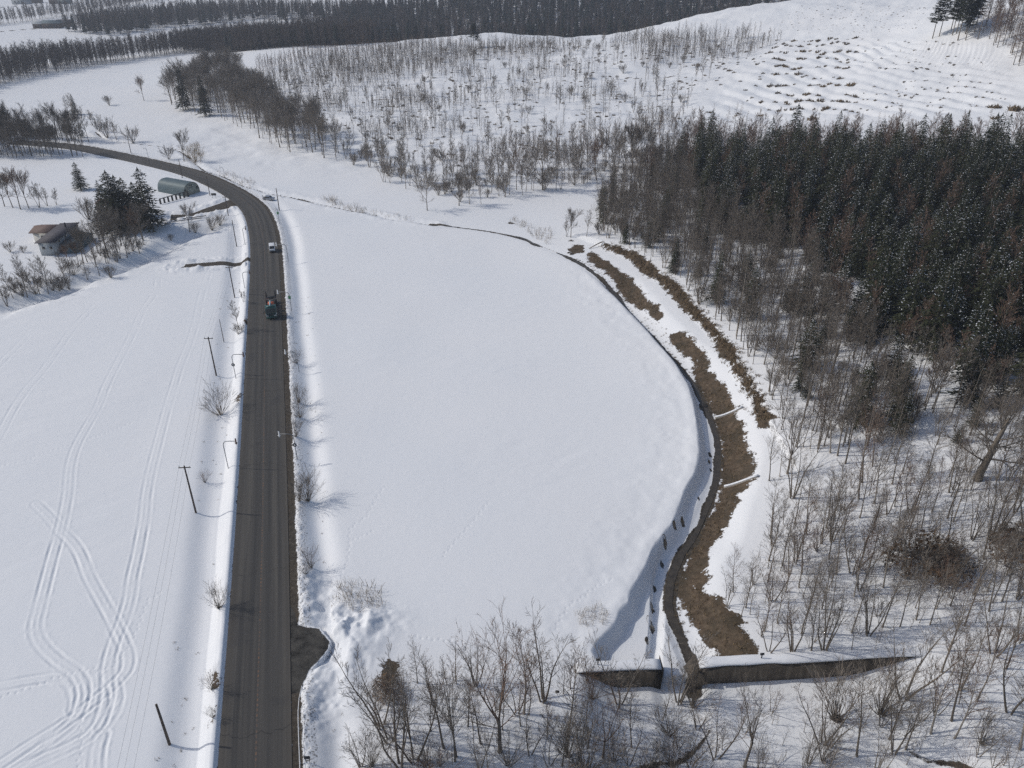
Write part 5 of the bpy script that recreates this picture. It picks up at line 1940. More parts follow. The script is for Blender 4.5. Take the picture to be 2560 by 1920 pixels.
for (tx, ty, a, b, t, s) in XL:
    PL.append((tx + a * TS, ty + b * TS, ty + t * TS, s))
n_explicit = len(PL)
_u = np.array([p[0] for p in PL]); _v = np.array([p[1] for p in PL])
ex, ey, ez = gph(_u, _v)
TREES = []                                     # x, y, z, style, h
for i, p in enumerate(PL):
    h = float(top_z(ey[i], p[2]) - ez[i])
    hh = {'s': (4.5, 15), 'b': (4.5, 17), 'm': (3.5, 14), 'h': (1.6, 4.5)}[p[3]]
    TREES.append((float(ex[i]), float(ey[i]), float(ez[i]), STY[p[3]], min(max(h * (1.15 if p[0] > 1850 else 1.0), hh[0]), hh[1])))


def fill(poly, spacing, n, seed, styles, hr, mind=1.5):
    """Random trees filling a wood between the surveyed ones."""
    gx, gy = scatter(gpl(poly), spacing, .95, seed)
    r = np.random.default_rng(seed)
    order = r.permutation(len(gx))
    out = []
    ox = np.array([t[0] for t in TREES]); oy = np.array([t[1] for t in TREES])
    ds, ss, _ = line_dist(gx, gy, STREAM, 30)
    for k in order:
        if len(out) >= n:
            break
        if ((ox - gx[k]) ** 2 + (oy - gy[k]) ** 2).min() < mind ** 2:
            continue
        if ds[k] < 6 and gy[k] > dam_y(gx[k]):
            continue
        if abs(gy[k] - dam_y(gx[k]) - .6) < 1.6 and 7 < gx[k] < 54:
            continue
        out.append(k)
    out = np.array(out, int)
    z = H(gx[out], gy[out])
    for k, zz in zip(out, z):
        TREES.append((float(gx[k]), float(gy[k]), float(zz), styles[int(r.integers(len(styles)))], float(r.uniform(*hr))))


SL, MU, SH, BR = 'slender', 'multi', 'shrub', 'broad'
fill([(1890, 1630), (2340, 1640), (2700, 1640), (2700, 1220), (2330, 1170), (2180, 1150), (2050, 1200), (1960, 1250), (1930, 1340), (1880, 1420), (1840, 1520)], 2.9, 60, 11, [SL, SL, SL, MU], (8, 13), 1.3)
fill([(1700, 1780), (2340, 1730), (2700, 1720), (2700, 2050), (1500, 2050), (1480, 1800)], 2.9, 34, 12, [SL, MU, MU, SH], (4, 8), 1.4)
fill([(880, 2060), (930, 1760), (1000, 1690), (1200, 1640), (1430, 1720), (1480, 1800), (1480, 2060)], 3.4, 20, 13, [SL, SL, MU, SH], (5, 9), 1.4)

LAND = {  # things in the picture that trees can be named by (bearing)
    "the big oak": (2444, 1197), "the brown vine thicket": (2310, 1400), "the dam's gap": (1705, 1690), "the dam's left end": (1455, 1685),
    "the dam's right end": (2345, 1652), "the middle of the dam's right wall": (2040, 1680), "the lower end of the brown grass strip": (1850, 1640),
    "the lower concrete sill": (1880, 1195), "the dark creek bend below the gap": (1690, 1850), "the dark open creek at bottom right": (2350, 1870),
    "the dark rock below the right wall": (2091, 1796), "the dark asphalt pull-out": (790, 1610), "the bottom edge's big spreading tree": (1250, 1878),
    "the brown heap by the pull-out": (972, 1685), "the middle of the dam's left wall": (1560, 1690), "the forest's upper left corner": (1505, 610),
    "the bottom right corner": (2540, 1900), "the upper concrete sill": (1822, 1025), "the right edge thicket": (2535, 1390),
    "the snow hollow above the left wall": (1530, 1600)}
ORD = ["nearest", "second nearest", "third nearest", "fourth nearest", "fifth nearest", "sixth nearest", "seventh nearest", "eighth nearest", "ninth nearest", "tenth nearest"]
FORM = {'slender': "slender", 'broad': "spreading", 'multi': "many-stemmed", 'shrub': "low bushy", 'larch': "straight conical"}
tu, tv = zip(*[proj(t[0], t[1], t[2]) for t in TREES])
tu, tv = np.array(tu), np.array(tv)
taken, labels = {}, [None] * len(TREES)
cand = []
for i in range(len(TREES)):
    for nm, (lu, lv) in LAND.items():
        cand.append((math.hypot(tu[i] - lu, (tv[i] - lv) * 1.15), i, nm))
cand.sort()
cnt = {}
for d_, i, nm in cand:
    if labels[i] is not None:
        continue
    lu, lv = LAND[nm]
    du, dv = tu[i] - lu, tv[i] - lv
    side = ("right of" if du > 0 else "left of") if abs(du) > abs(dv) * .8 else ("below" if dv > 0 else "above")
    key = (nm, side)
    c = cnt.get(key, 0)
    if c >= 10:
        continue
    cnt[key] = c + 1
    labels[i] = f"{FORM[TREES[i][3]]} bare tree, {ORD[c]} {side} {nm}"
STYKEY = {}
r = random.Random(5)
for i, (x, y, z, s, h) in enumerate(TREES):
    key = s + 'F' if y > 150 else s
    lib = LIB[key]
    k = r.randrange(len(lib))
    sc = h / lib[k][0]
    nm = "bare_shrub" if s == 'shrub' else "bare_tree"
    lab = labels[i] or f"{FORM[s]} bare tree standing in the snowy wood around the dam"
    plant(key, k, x, y, z, sc, r.random() * 6.28, nm, lab, "bare trees of the wood around the dam" if y < 150 else "taller bare trees at the hill foot", "shrub" if s == 'shrub' else "tree", (r.uniform(-.04, .04), r.uniform(-.04, .04) - .055 * min(1, max(0, (x - 12) / 25))))

x, y, z = g1(*T(1920, 960, [(1812, 826)])[0])
plant('oak', 0, x, y, z, 1.0, .6, "oak_tree", "huge old oak with thick trunk and crooked limbs at the right edge", None, "tree")
for (a, b, ty, k, s, lab) in ((1330, 1590, 960, 0, 1.45, "large dome of brown vine-tangled brush in the right wood"), (1545, 1600, 960, 1, 1.2, "smaller brown vine tangle leaning against the large dome"), (2140, 1480, 960, 1, 1.3, "brown vine-tangled thicket at the right edge of the photo")):
    x, y, z = g1(1920 + a * TS, ty + b * TS)
    plant('vine', k, x, y, z, s, k * 1.3, "vine_thicket", lab, "brown vine thickets", "thicket")
x, y, z = g1(*T(640, 1440, [(1130, 1000)])[0])
plant('vine', 1, x, y, z, .62, 2.0, "vine_thicket", "small brown leafy thicket beside the snow heap by the pull-out", "brown vine thickets", "thicket")

# ---- roadside shrubs, lone trees, trees near the house: (tile, base, top, kind, label)
ONE = [
    (0, 960, 1905, 265, 40, 'shrub', "round bare shrub on the left verge, biggest there"),
    (0, 1440, 1890, 280, 110, 'shrub', "bare shrub on the left verge level with the pull-out's start"),
    (0, 1440, 1832, 980, 850, 'shrub', "small bare shrub on the left verge just above a brown patch"),
    (0, 1440, 1840, 1220, 1150, 'shrub', "tiny bare shrub beside the lowest brown patch, left verge"),
    (0, 960, 1770, 850, 760, 'shrub', "thin bare shrub right of the nearest wire pole"),
    (0, 480, 2070, 1190, 930, 'slender', "thin grey sapling tree on the left verge across from the truck"),
    (0, 480, 2105, 950, 830, 'multi', "thin bare bush tree on the left verge below the lower side track"),
    (0, 480, 2060, 1230, 1150, 'shrub', "low bare shrub on the left verge below the thin sapling tree"),
    (640, 960, 450, 1012, 790, 'shrub', "largest fan-shaped bare shrub on the right verge, casting a long shadow"),
    (640, 960, 375, 1010, 850, 'shrub', "small shrub touching the left of the large fan-shaped one"),
    (640, 960, 380, 288, 130, 'shrub', "V-shaped bare shrub on the right verge above the round-plate marker"),
    (640, 960, 345, 452, 310, 'shrub', "small bare shrub just beside the round-plate marker"),
    (640, 960, 480, 1588, 1440, 'shrub', "small upright shrub alone in the right ditch"),
    (640, 960, 430, 1640, 1560, 'shrub', "tiny twig shrub left of the small upright one"),
    (640, 480, 350, 1480, 1370, 'shrub', "topmost bare shrub on the straight right verge"),
    (640, 960, 370, 160, 20, 'shrub', "bare shrub just above the V-shaped one on the right verge"),
    (0, 0, 1245, 870, 680, 'broad', "lone bare tree standing in the far snow field"),
    (0, 0, 945, 910, 832, 'shrub', "low spreading shrub left of the lone field tree"),
    (0, 0, 1590, 1395, 1140, 'broad', "rounded bare tree beyond the road bend, beside the yellow willow"),
    (0, 0, 1460, 1375, 1270, 'shrub', "bare bush left of the rounded tree beyond the road"),
    (0, 0, 1150, 1230, 1105, 'shrub', "fan-shaped bush above the far ditch, right of the others"),
    (0, 0, 1010, 1205, 1040, 'multi', "many-stemmed bush tree at the far ditch's bend"),
    (0, 0, 930, 1190, 1040, 'shrub', "bushy shrub left of the ditch-bend bush tree"),
    (0, 0, 870, 1140, 960, 'multi', "dark bare tree above the far ditch's start"),
    (0, 0, 800, 1080, 940, 'multi', "bare tree between the two far conifers' right sides"),
    (0, 0, 640, 1030, 810, 'slender', "bare birch touching the left of the upper far conifer"),
    (0, 0, 590, 1000, 830, 'slender', "thin bare birch left of the upper far conifer"),
    (0, 480, 40, 125, -160, 'broad', "bare tree at the left edge above the farmhouse, leftmost"),
    (0, 480, 112, 135, -150, 'broad', "second bare tree from the left edge above the farmhouse"),
    (0, 480, 178, 150, -170, 'broad', "third bare tree from the left edge above the farmhouse"),
    (0, 480, 250, 140, -150, 'broad', "fourth bare tree from the left edge above the farmhouse"),
    (0, 480, 340, 135, -120, 'multi', "low bare tree right of the four above the farmhouse"),
    (0, 480, 410, 120, -60, 'multi', "bushy bare tree left of the dark leaning fir"),
    (0, 480, 490, 110, -40, 'multi', "bushy bare tree just right of the low one above the farmhouse"),
    (0, 480, 770, 240, 75, 'shrub', "rounded grey bush left of the tall spruces"),
    (0, 480, 860, 722, 430, 'slender', "pale leaning birch in the gully below the farmhouse"),
    (0, 480, 680, 632, 440, 'broad', "dense dark bare tree in front of the farmhouse's right wall"),
    (0, 480, 600, 640, 470, 'broad', "dense bare tree covering the farmhouse's lower right corner"),
    (0, 480, 1010, 605, 290, 'multi', "many-stemmed bare tree below the tall spruces"),
    (0, 480, 870, 552, 330, 'multi', "bare tree between the farmhouse and the spruces"),
    (0, 480, 930, 520, 290, 'broad', "bare tree hiding the foot of the left spruce"),
    (0, 480, 1100, 565, 330, 'broad', "bare tree right below the broadest spruce"),
    (0, 480, 1195, 490, 130, 'slender', "pale birch trunk in front of the dark spruces"),
    (0, 480, 1245, 455, 160, 'slender', "second pale birch trunk right of the first, before the spruces"),
    (0, 480, 1640, 345, 110, 'broad', "bare tree beside the upper side road, crown over the track"),
    (0, 480, 1690, 352, 270, 'shrub', "low shrub at the foot of the tree by the upper side road"),
    (0, 480, 1830, 330, 220, 'shrub', "bush between the upper side road and the dark pole"),
    (0, 480, 1900, 290, 200, 'shrub', "bush nearest the dark pole left of the bend"),
    (0, 480, 60, 985, 740, 'multi', "dark bare bush tree in the gully at the left edge"),
    (0, 480, 200, 900, 770, 'shrub', "bare bush in the gully, second from the left edge"),
    (0, 480, 310, 880, 720, 'shrub', "bare bush in the gully, third from the left edge"),
    (0, 480, 460, 850, 740, 'shrub', "bare bush in the gully, fourth from the left edge"),
    (0, 480, 600, 840, 745, 'shrub', "dark bush in the gully at the field's corner"),
    (0, 480, 110, 800, 740, 'shrub', "brown bush on the yard slope at the left edge"),
    (0, 480, 230, 775, 690, 'shrub', "spiky bare bush on the yard slope below the farmhouse"),
    (0, 480, 90, 520, 440, 'shrub', "low garden bush at the left edge beside the farmhouse"),
    (0, 480, 200, 525, 470, 'shrub', "low garden bush just left of the farmhouse wall"),
    (0, 480, 760, 760, 600, 'multi', "bare tree in the gully right of the dark corner bush"),
    (0, 480, 540, 700, 640, 'shrub', "brown leafy bush at the yard edge below the farmhouse"),
    (0, 480, 960, 740, 640, 'shrub', "bush in the gully under the clothes frame"),
    (0, 480, 1480, 420, 370, 'shrub', "snow-dusted bush at the gully head"),
    (1280, 480, 508, 392, 150, 'broad', "round-crowned bare tree alone on the creek bank"),
    (1280, 480, 470, 385, 200, 'multi', "small bare tree touching the left of the lone creek-bank tree"),
    (1280, 480, 645, 385, 150, 'slender', "slim bare tree between the creek-bank tree and the forest corner"),
]
b_ = np.array([(t[0] + t[2] * TS, t[1] + t[3] * TS) for t in ONE])
ox, oy, oz = gph(b_[:, 0], b_[:, 1])
for i, (tx, ty, a, b, t, s, lab) in enumerate(ONE):
    h = float(top_z(oy[i], ty + t * TS) - oz[i])
    h = min(max(h, 1.3), 15)
    key = s + 'F' if oy[i] > 150 else s
    k = r.randrange(len(LIB[key]))
    plant(key, k, float(ox[i]), float(oy[i]), float(oz[i]), h / LIB[key][k][0], r.random() * 6.28, "bare_shrub" if s == 'shrub' else "bare_tree", lab, None, "shrub" if s == 'shrub' else "tree")

# yellow weeping willow beyond the road
x, y, z = g1(*T(0, 0, [(1690, 1400)])[0])
A, B = bare_tree(991, 'shrub', 5.2)
o = thing("willow_bush", "yellowish willow arching over the far ditch beyond the road", "tree", (x, y, z), .4)
o.scale = (1.35, 1.35, 1.2)
link("trunk", tri_mesh("trunk", A, [M['yellowtwig']]), o)
link("crown", tri_mesh("crown", B, [M['yellowtwig'], M['oldleaf']]), o)

# dark conifers standing alone
CON = [(300, 578, 426, 0, 1.55, 'fir', "broadest tall dark spruce beside the farmhouse"), (378, 572, 419, 1, 1.35, 'fir', "tall open spruce right of the broadest one, before the arched barn"),
       (330, 566, 444, 1, 1.5, 'fir', "dark spruce squeezed between the two tall ones"), (259, 522, 450, 2, .9, 'fir', "slim spruce at the left shoulder of the broadest one"),
       (203, 474, 405, 1, 1.4, 'fir', "dark leaning fir standing left of the spruce group"), (189, 286, 234, 0, 1, 'fir', "dark fir on the knoll beyond the road"),
       (316, 574, 438, 1, 1.3, 'fir', "spruce wedged in front of the two tall ones"), (276, 560, 462, 2, 1.5, 'fir', "low spruce at the left foot of the broadest one"),
       (206, 344, 304, 2, 1, 'fir', "smaller dark fir near the road's far end"), (348, 541, 455, 2, 1.5, 'fir', "lower spruce behind the two tall ones"),
       (464, 275, 165, 0, 1, 'fir', "dark spruce among the bare grove beyond the field"), (515, 290, 190, 1, 1, 'fir', "second dark spruce in the bare grove, right of the first"),
       ][:12]
cu = np.array([c[0] for c in CON]); cv = np.array([c[1] for c in CON])
cx_, cy_, cz_ = gph(cu, cv)
for i, (u, v, vt, k, wsc, key, lab) in enumerate(CON):
    h = max(5, float(top_z(cy_[i], vt) - cz_[i]))
    o = plant(key, k, float(cx_[i]), float(cy_[i]), float(cz_[i]), h / LIB[key][k][0], i * 1.1, "spruce_tree", lab, None, "tree")
    o.scale = (o.scale[0] * wsc, o.scale[1] * wsc, o.scale[2])
for (u, v, vt, lab) in ((1184, 120, 55, "taller of two pines standing alone on the ridge"), (1193, 118, 78, "shorter of two pines standing alone on the ridge")):
    x, y, z = g1(u, v)
    h = float(top_z(y, vt) - z)
    plant('pine', 0, x, y, z, h / 15, .4, "pine_tree", lab, None, "tree")

# ---- spruce plantation
SPR = gpl([(1700, 385), (1728, 520), (1800, 590), (1880, 620), (1975, 660), (2060, 790), (2140, 880), (2256, 985), (2384, 1060), (2560, 1090), (2760, 1050), (2860, 700), (2860, 420), (2560, 402), (2300, 396), (2000, 392), (1850, 392)])
sx, sy = scatter(SPR, 4.15, 1.15, 31)
edge = poly_sd(sx, sy, SPR, 40)
keep = np.random.default_rng(4).random(len(sx)) < np.clip(.40 + edge / 24 + .35 * fbm(sx, sy, 22, 2, 17), 0.1, .98)
sx, sy, edge = sx[keep], sy[keep], edge[keep]
sz = H(sx, sy)
su, sv = proj(sx, sy, sz + 12)
vis = (su > -20) & (su < 2600)
su, sv = np.asarray(su), np.asarray(sv)
dist = np.hypot(sx, sy) + np.where(vis, 0, 1e4)
order = np.argsort(dist)
r = random.Random(9)
nid = order[:296]
rest = order[296:]
frontrank = 0
for q, i in enumerate(nid):
    k = r.randrange(5)
    sc = r.choice((.6, .75, .85, .95, 1.0, 1.1, 1.22)) * r.uniform(.93, 1.07) * (.85 if edge[i] < 5 else 1)
    if q < 10:
        lab = f"snow-flecked spruce, {ORD[q]} to the camera of the plantation"
    elif edge[i] < 4 and su[i] < 2050:
        lab = "snow-flecked spruce standing loose at the plantation's left fringe"
    elif edge[i] < 6:
        lab = "snow-flecked spruce at the plantation's ragged front edge"
    else:
        lab = "dark snow-flecked spruce packed inside the plantation"
    grp = {"loose": "spruces of the left fringe", "ragged": "spruces of the front edge", "packed": "spruces inside the plantation"}
    g_ = next((v for k2, v in grp.items() if k2 in lab), "spruces nearest the camera")
    plant('spruce', k, float(sx[i]), float(sy[i]), float(sz[i]), sc, r.random() * 6.28, "spruce_tree", lab, g_, "tree", (r.uniform(-.02, .02), r.uniform(-.02, .02)))
join_plants("spruce_forest", [[(*L[1], 0), (*L[2], 1)] for L in LIB['spruce']],
            [(sx[i], sy[i], sz[i], r.choice((.6, .75, .85, .95, 1.0, 1.1, 1.22)) * r.uniform(.93, 1.07), r.random() * 6.28, r.randrange(5)) for i in rest if sy[i] > 60], [M['bark'], M['needle'], M['snowy']], None, "rest of the dense dark spruce plantation", "forest")

# ---- grey mixed belt between creek bank and spruces, and other far woods (masses)
def wood(name, polys, spacing, seed, lib, sc, label, mats, thin=None, H_=None):
    pl = []
    rr = random.Random(seed)
    for P, sp in zip(polys, spacing):
        gx, gy = scatter(P, sp, .95, seed)
        if thin is not None:
            k = thin(gx, gy)
            gx, gy = gx[k], gy[k]
        z = H(gx, gy)
        pl += [(gx[i], gy[i], z[i], rr.uniform(*sc), rr.random() * 6.28, rr.randrange(len(lib))) for i in range(len(gx))]
    return join_plants(name, lib, pl, mats, None, label, "wood")


def lib2(keys, slots=(0, 1), pale=None):
    out = [[(*L[1], slots[0]), (*L[2], slots[1])] for k in keys for L in LIB[k]]
    if pale is not None:
        out = [[(*v[0][:3], pale), v[1]] if i % 2 else v for i, v in enumerate(out)]
    return out


BELT = gpl([(1495, 600), (1540, 622), (1620, 675), (1700, 755), (1790, 855), (1880, 990), (1935, 1070), (2000, 1160), (2110, 1130), (2200, 1110), (2400, 1120), (2700, 1160), (2760, 1020), (2384, 1010), (2256, 950), (2140, 850), (2060, 760), (1967, 640), (1805, 570), (1735, 500), (1712, 380), (1640, 400), (1560, 470), (1500, 520)])
INSPR = SPR


def off_bank(gx, gy):
    db, sb, _ = line_dist(gx, gy, BROWNBANK, 30)
    return ~((db < 1.8) | ((sb > 0) & (db < 25)))


wood("mixed_wood", [BELT], [2.5], 41, lib2(['slender', 'slenderF', 'multi', 'slender', 'larch', 'shrubF'], (0, 1), 2), (.55, 1.25), "dense grey leafless wood between creek bank and dark spruces", [M['bark'], M['twig'], M['birchbark']], off_bank)
wood("mixed_wood", [gpl([(1712, 335), (1740, 400), (1900, 402), (2200, 398), (2560, 392), (2560, 372), (2200, 370), (2000, 362), (1850, 358)])], [3.6], 42, lib2(['slenderF', 'larchF', 'multiF']), (.8, 1.15), "strip of leafless trees between the spruces and the cleared slope", [M['bark'], M['redtwig']])
GROVE = gpl([(418, 255), (454, 283), (550, 297), (640, 343), (727, 381), (799, 393), (842, 410), (862, 392), (800, 345), (735, 300), (680, 262), (640, 232), (600, 190), (560, 178), (470, 205)])
wood("bare_grove", [GROVE], [5.0], 43, lib2(['slender', 'broadF']), (1.0, 1.45), "curved grove of leafless trees round the end of the planted hill", [M['bark'], M['twig']])
FOOTW = gpl([(862, 395), (880, 416), (929, 443), (1016, 478), (1080, 492), (1150, 508), (1300, 495), (1480, 455), (1640, 435), (1720, 390), (1600, 372), (1450, 400), (1250, 428), (1050, 425), (930, 385)])
wood("hillfoot_wood", [FOOTW], [4.6], 44, lib2(['slenderF', 'multiF', 'shrubF']), (.7, 1.25), "thin leafless wood along the foot of the planted hill", [M['bark'], M['twig']])
LW = gpl([(-120, 396), (40, 396), (124, 393), (214, 393), (245, 372), (225, 350), (120, 345), (0, 335), (-160, 335)])
wood("roadside_wood", [LW], [3.3], 45, lib2(['slenderF', 'broadF']), (.85, 1.2), "leafless wood at the left edge where the road vanishes", [M['bark'], M['twig']],
     lambda gx, gy: line_dist(gx, gy, ROADC, 30)[0] > 8)
RIGHTW = gpl([(2440, 96), (2464, 106), (2490, 140), (2527, 168), (2560, 196), (2680, 260), (2760, 120), (2700, 30), (2500, 40), (2450, 70)])
wood("hilltop_wood", [RIGHTW], [4.2], 46, lib2(['slenderF', 'larchF']), (1.0, 1.5), "brown leafless wood on the hilltop at the right edge", [M['bark'], M['redtwig']])
PINEW = gpl([(2325, 98), (2400, 106), (2455, 106), (2470, 85), (2420, 65), (2345, 80)])
px_, py_ = scatter(PINEW, 4.6, .8, 47)
pz_ = H(px_, py_)
PO = ["leftmost", "second from left", "third from left", "fourth from left", "fifth from left", "sixth from left", "seventh from left", "eighth from left", "ninth from left", "tenth from left", "eleventh from left", "twelfth from left"]
for q, i in enumerate(np.argsort(px_)):
    plant('pine', q % 2, float(px_[i]), float(py_[i]), float(pz_[i]), r.uniform(.95, 1.3), r.random() * 6.28, "pine_tree", (f"{PO[q]} of the dark pines" if q < 12 else "one of the rightmost dark pines") + " beside the cleared slope's top", "pines beside the cleared slope", "tree")

wood("mixed_wood", [SPR], [8.5], 48, lib2(['slenderF', 'multiF']), (.9, 1.35), "brown leafless trees scattered among the spruces", [M['bark'], M['redtwig']])
bgx, bgy = scatter(BELT, 7.6, 1.0, 49)
k = off_bank(bgx, bgy) & (np.random.default_rng(3).random(len(bgx)) < .62)
bgx, bgy = bgx[k], bgy[k]
bgz = H(bgx, bgy)
join_plants("young_spruces", [[(*L[1], 0), (*L[2], 1)] for L in LIB['spruce']], [(bgx[i], bgy[i], bgz[i], r.uniform(.3, .9), r.random() * 6.28, r.randrange(5)) for i in range(len(bgx))], [M['bark'], M['needle'], M['snowy']], None, "young spruces mingled into the grey leafless wood", "spruces")
GW = gpl(T(0, 480, [(-60, 1000), (0, 960), (130, 900), (300, 850), (450, 820), (560, 780), (700, 700), (850, 640), (1000, 590), (1150, 520), (1300, 450), (1250, 420), (1050, 520), (900, 560), (780, 620), (620, 680), (480, 740), (300, 790), (100, 850), (-60, 900)]))
wood("gully_wood", [GW], [2.9], 57, lib2(['multiF', 'shrubF', 'shrubF', 'slenderF']), (.4, 1.0), "leafless scrub filling the gully below the farmhouse", [M['bark'], M['twig']])
HT = gpl(T(0, 480, [(560, 650), (660, 640), (900, 560), (1130, 590), (1260, 470), (1330, 380), (1180, 420), (980, 480), (840, 500), (700, 560)]))
wood("yard_wood", [HT], [4.0], 58, lib2(['broadF', 'multiF']), (.7, 1.1), "dense dark leafless trees between farmhouse and spruces", [M['bark'], M['twig']])
WR = gpl([(1890, 1630), (2340, 1640), (2700, 1640), (2700, 1220), (2330, 1170), (2180, 1150), (2050, 1200), (1960, 1250), (1930, 1340), (1880, 1420), (1840, 1520)])
wood("young_wood", [WR], [4.0], 59, lib2(['slender', 'multi']), (.4, .8), "thin young leafless trees between the taller ones right of the creek", [M['bark'], M['twig']])
wood("outer_wood", [np.array([(66, 46), (118, 30), (150, 60), (150, 135), (84, 118), (72, 90)]), np.array([(-15, 20), (66, 16), (66, 42), (30, 43), (-13, 41)])], [4.6, 4.6], 60, lib2(['slender', 'multi']), (.6, 1.0), "leafless wood going on past the right and bottom edges", [M['bark'], M['twig']])
# far belts beyond
FB = [[(*a[1], 0)] for a in FARB]
FC = [[(*a[1], 1)] for a in FARC]
FM_ = [M['fartwig'], M['needle_far']]
wood("far_belt", [gpl([(-260, 290), (0, 214), (66, 197), (185, 174), (260, 162), (434, 137), (520, 132), (640, 129), (640, 112), (434, 126), (318, 143), (174, 153), (0, 176), (-260, 240)])], [3.6], 51, FB, (.75, 1.1), "nearest long dark belt of leafless larches across the plain", FM_)
wood("far_belt", [gpl([(430, 124), (520, 131), (640, 128), (760, 119), (930, 109), (960, 78), (760, 78), (640, 94), (560, 104), (440, 122)])], [4.4], 52, FB + FC[:1], (.9, 1.2), "dark leafless wood just behind the snowy crest on the left", FM_)
wood("far_belt", [gpl([(168, 79), (240, 88), (270, 90), (434, 68), (640, 49), (900, 55), (1000, 48), (900, 36), (640, 32), (492, 35), (376, 48), (235, 62)])], [5.4], 53, FB + FC[:1], (.95, 1.3), "second dark belt of leafless trees farther across the plain", FM_)
wood("far_belt", [gpl([(-60, 68), (0, 63), (58, 58), (121, 49), (260, 30), (385, 7), (400, 0), (385, -2), (260, 22), (121, 42), (58, 51), (0, 56), (-60, 60)])], [6.0], 54, FB, (.8, 1.2), "thin grey belt of trees near the top left edge", FM_)
FARW = np.array([(-175, 722), (-60, 705), (60, 715), (170, 745), (260, 770), (360, 800), (900, 900), (1000, 1500), (300, 1500), (-60, 1500), (-160, 1150), (-190, 900)])


def clear(gx, gy):
    n = fbm(gx, gy, 130, 2, 61)
    return (n < .30) | (gy < 790)


wood("ridge_forest", [FARW], [6.4], 55, FB + FB + FC + FC, (.9, 1.35), "dark forest of bare trees and conifers rising behind the ridge", FM_, clear)
x, y, z = g1(163, 62)
plant('fir', 2, x, y, z, 1.5, 0, "spruce_tree", "round dark conifer beside the far farm buildings", None, "tree")

# ---- planted saplings on the hillside
SAPP = gpl([(655, 205), (700, 178), (760, 155), (950, 130), (1150, 118), (1300, 112), (1500, 105), (1800, 92), (1960, 92), (1890, 125), (1790, 180), (1720, 275), (1680, 340), (1560, 365), (1400, 405), (1200, 425), (1000, 405), (900, 350), (800, 300), (735, 275), (690, 240)])
gx, gy = scatter(SAPP, 2.7, 1.0, 71)
gu, gv = proj(gx, gy, H(gx, gy))
dn = fbm(gx, gy, 45, 2, 72) + .25 * np.sin(gy / 9.0)
k = np.random.default_rng(6).random(len(gx)) < np.clip(.50 + 1.1 * dn, .04, .98)
gx, gy = gx[k], gy[k]
rowx, rowy = scatter(gpl([(640, 188), (760, 152), (900, 136), (1040, 124), (1165, 118), (1165, 110), (1040, 113), (900, 124), (760, 138), (645, 168)]), 3.0, .9, 73)
gz = H(gx, gy)
order = np.argsort(np.hypot(gx, gy))
print("saplings", len(gx), "row", len(rowx), "spruces", len(sx), "pines", len(px_), "trees", len(TREES))
zone_names = (("lower", 360), ("middle", 440), ("upper", 9999))
for q, i in enumerate(order[:298]):
    kk = r.randrange(8)
    o = link("sapling", SAP[kk][2], None, (gx[i], gy[i], gz[i]))
    s_ = r.uniform(.6, 1.3)
    o.scale = (s_, s_, s_)
    o.rotation_euler = (0, 0, r.random() * 6.28)
    side = "left" if gx[i] < -60 else "right" if gx[i] > 60 else "middle"
    tag(o, f"thin leafless sapling on the lower planted hillside, {side} part", "sapling", f"saplings on the lower hillside {side}")
sv_ = [[(*a[1], 0)] for a in SAP]
join_plants("sapling_stand", sv_, [(gx[i], gy[i], gz[i], r.uniform(.6, 1.3), r.random() * 6.28, r.randrange(8)) for i in order[298:]], [M['twig']], None, "thin leafless saplings dotting the upper hillside", "saplings")
rz_ = H(rowx, rowy)
join_plants("sapling_hedge", sv_, [(rowx[i], rowy[i], rz_[i], r.uniform(.8, 1.2), r.random() * 6.28, r.randrange(8)) for i in range(len(rowx))], [M['redtwig']], None, "dense reddish row of young larches along the crest", "saplings")

hgx, hgy = scatter(SAPP, 14, 1.0, 75)
hgz = H(hgx, hgy)
join_plants("hillside_trees", lib2(['slenderF', 'multiF', 'larchF', 'shrubF']), [(hgx[i], hgy[i], hgz[i], r.uniform(.6, 1.05), r.random() * 6.28, r.randrange(9)) for i in range(len(hgx))], [M['bark'], M['twig']], None, "taller leafless trees scattered over the planted hillside", "trees")
# ---- brush clumps
def clump(seed, s=1.0):
    q = random.Random(seed)
    g = G()
    for k in range(46):
        a = q.random() * 6.283
        rr = q.random() ** .5 * s
        p = Vector((math.cos(a) * rr, math.sin(a) * rr * .7, -.1))
        d = rdir(Vector((0, 0, 1)), q.uniform(.1, 1.0), q)
        g.ribbon(p, p + d * s * q.uniform(.5, 1.0) * (1.1 - rr / s * .5), .2 * s, q)
    return g.arrays()


CL = [clump(k) for k in range(5)]
CLM = [tri_mesh("brush_clump", a, [M['brush']]) for a in CL]
ROWS = [(350, 60, 850), (398, 20, 880), (462, 20, 900), (525, 20, 1000), (595, 30, 1450), (668, 20, 680), (745, 0, 780), (822, 80, 1300), (885, 60, 1250), (950, 0, 1000), (600, 1000, 1500), (440, 900, 1450), (760, 900, 1900), (920, 1000, 2000), (660, 1500, 1950), (380, 900, 1700), (500, 1000, 1850), (545, 1050, 1900), (800, 1100, 2050), (860, 1300, 2100), (715, 1150, 2000)]
ci = 0
cr_ = random.Random(77)
pts = []
for (zy, a, b) in ROWS:
    n = int((b - a) / 50)
    for k in range(n):
        if cr_.random() < .12:
            continue
        zx = a + (b - a) * (k + cr_.random()) / n
        dense = zx < 800
        pts.append((1920 + zx * TS, (zy + cr_.gauss(0, 7)) * TS, cr_.uniform(.45, 1.25) if dense else cr_.choice((.25, .3, .4, .55))))
for k in range(46):
    pts.append((1280 + cr_.uniform(1500, 2200) * TS, cr_.uniform(400, 1030) * TS, cr_.uniform(.4, 1.0)))
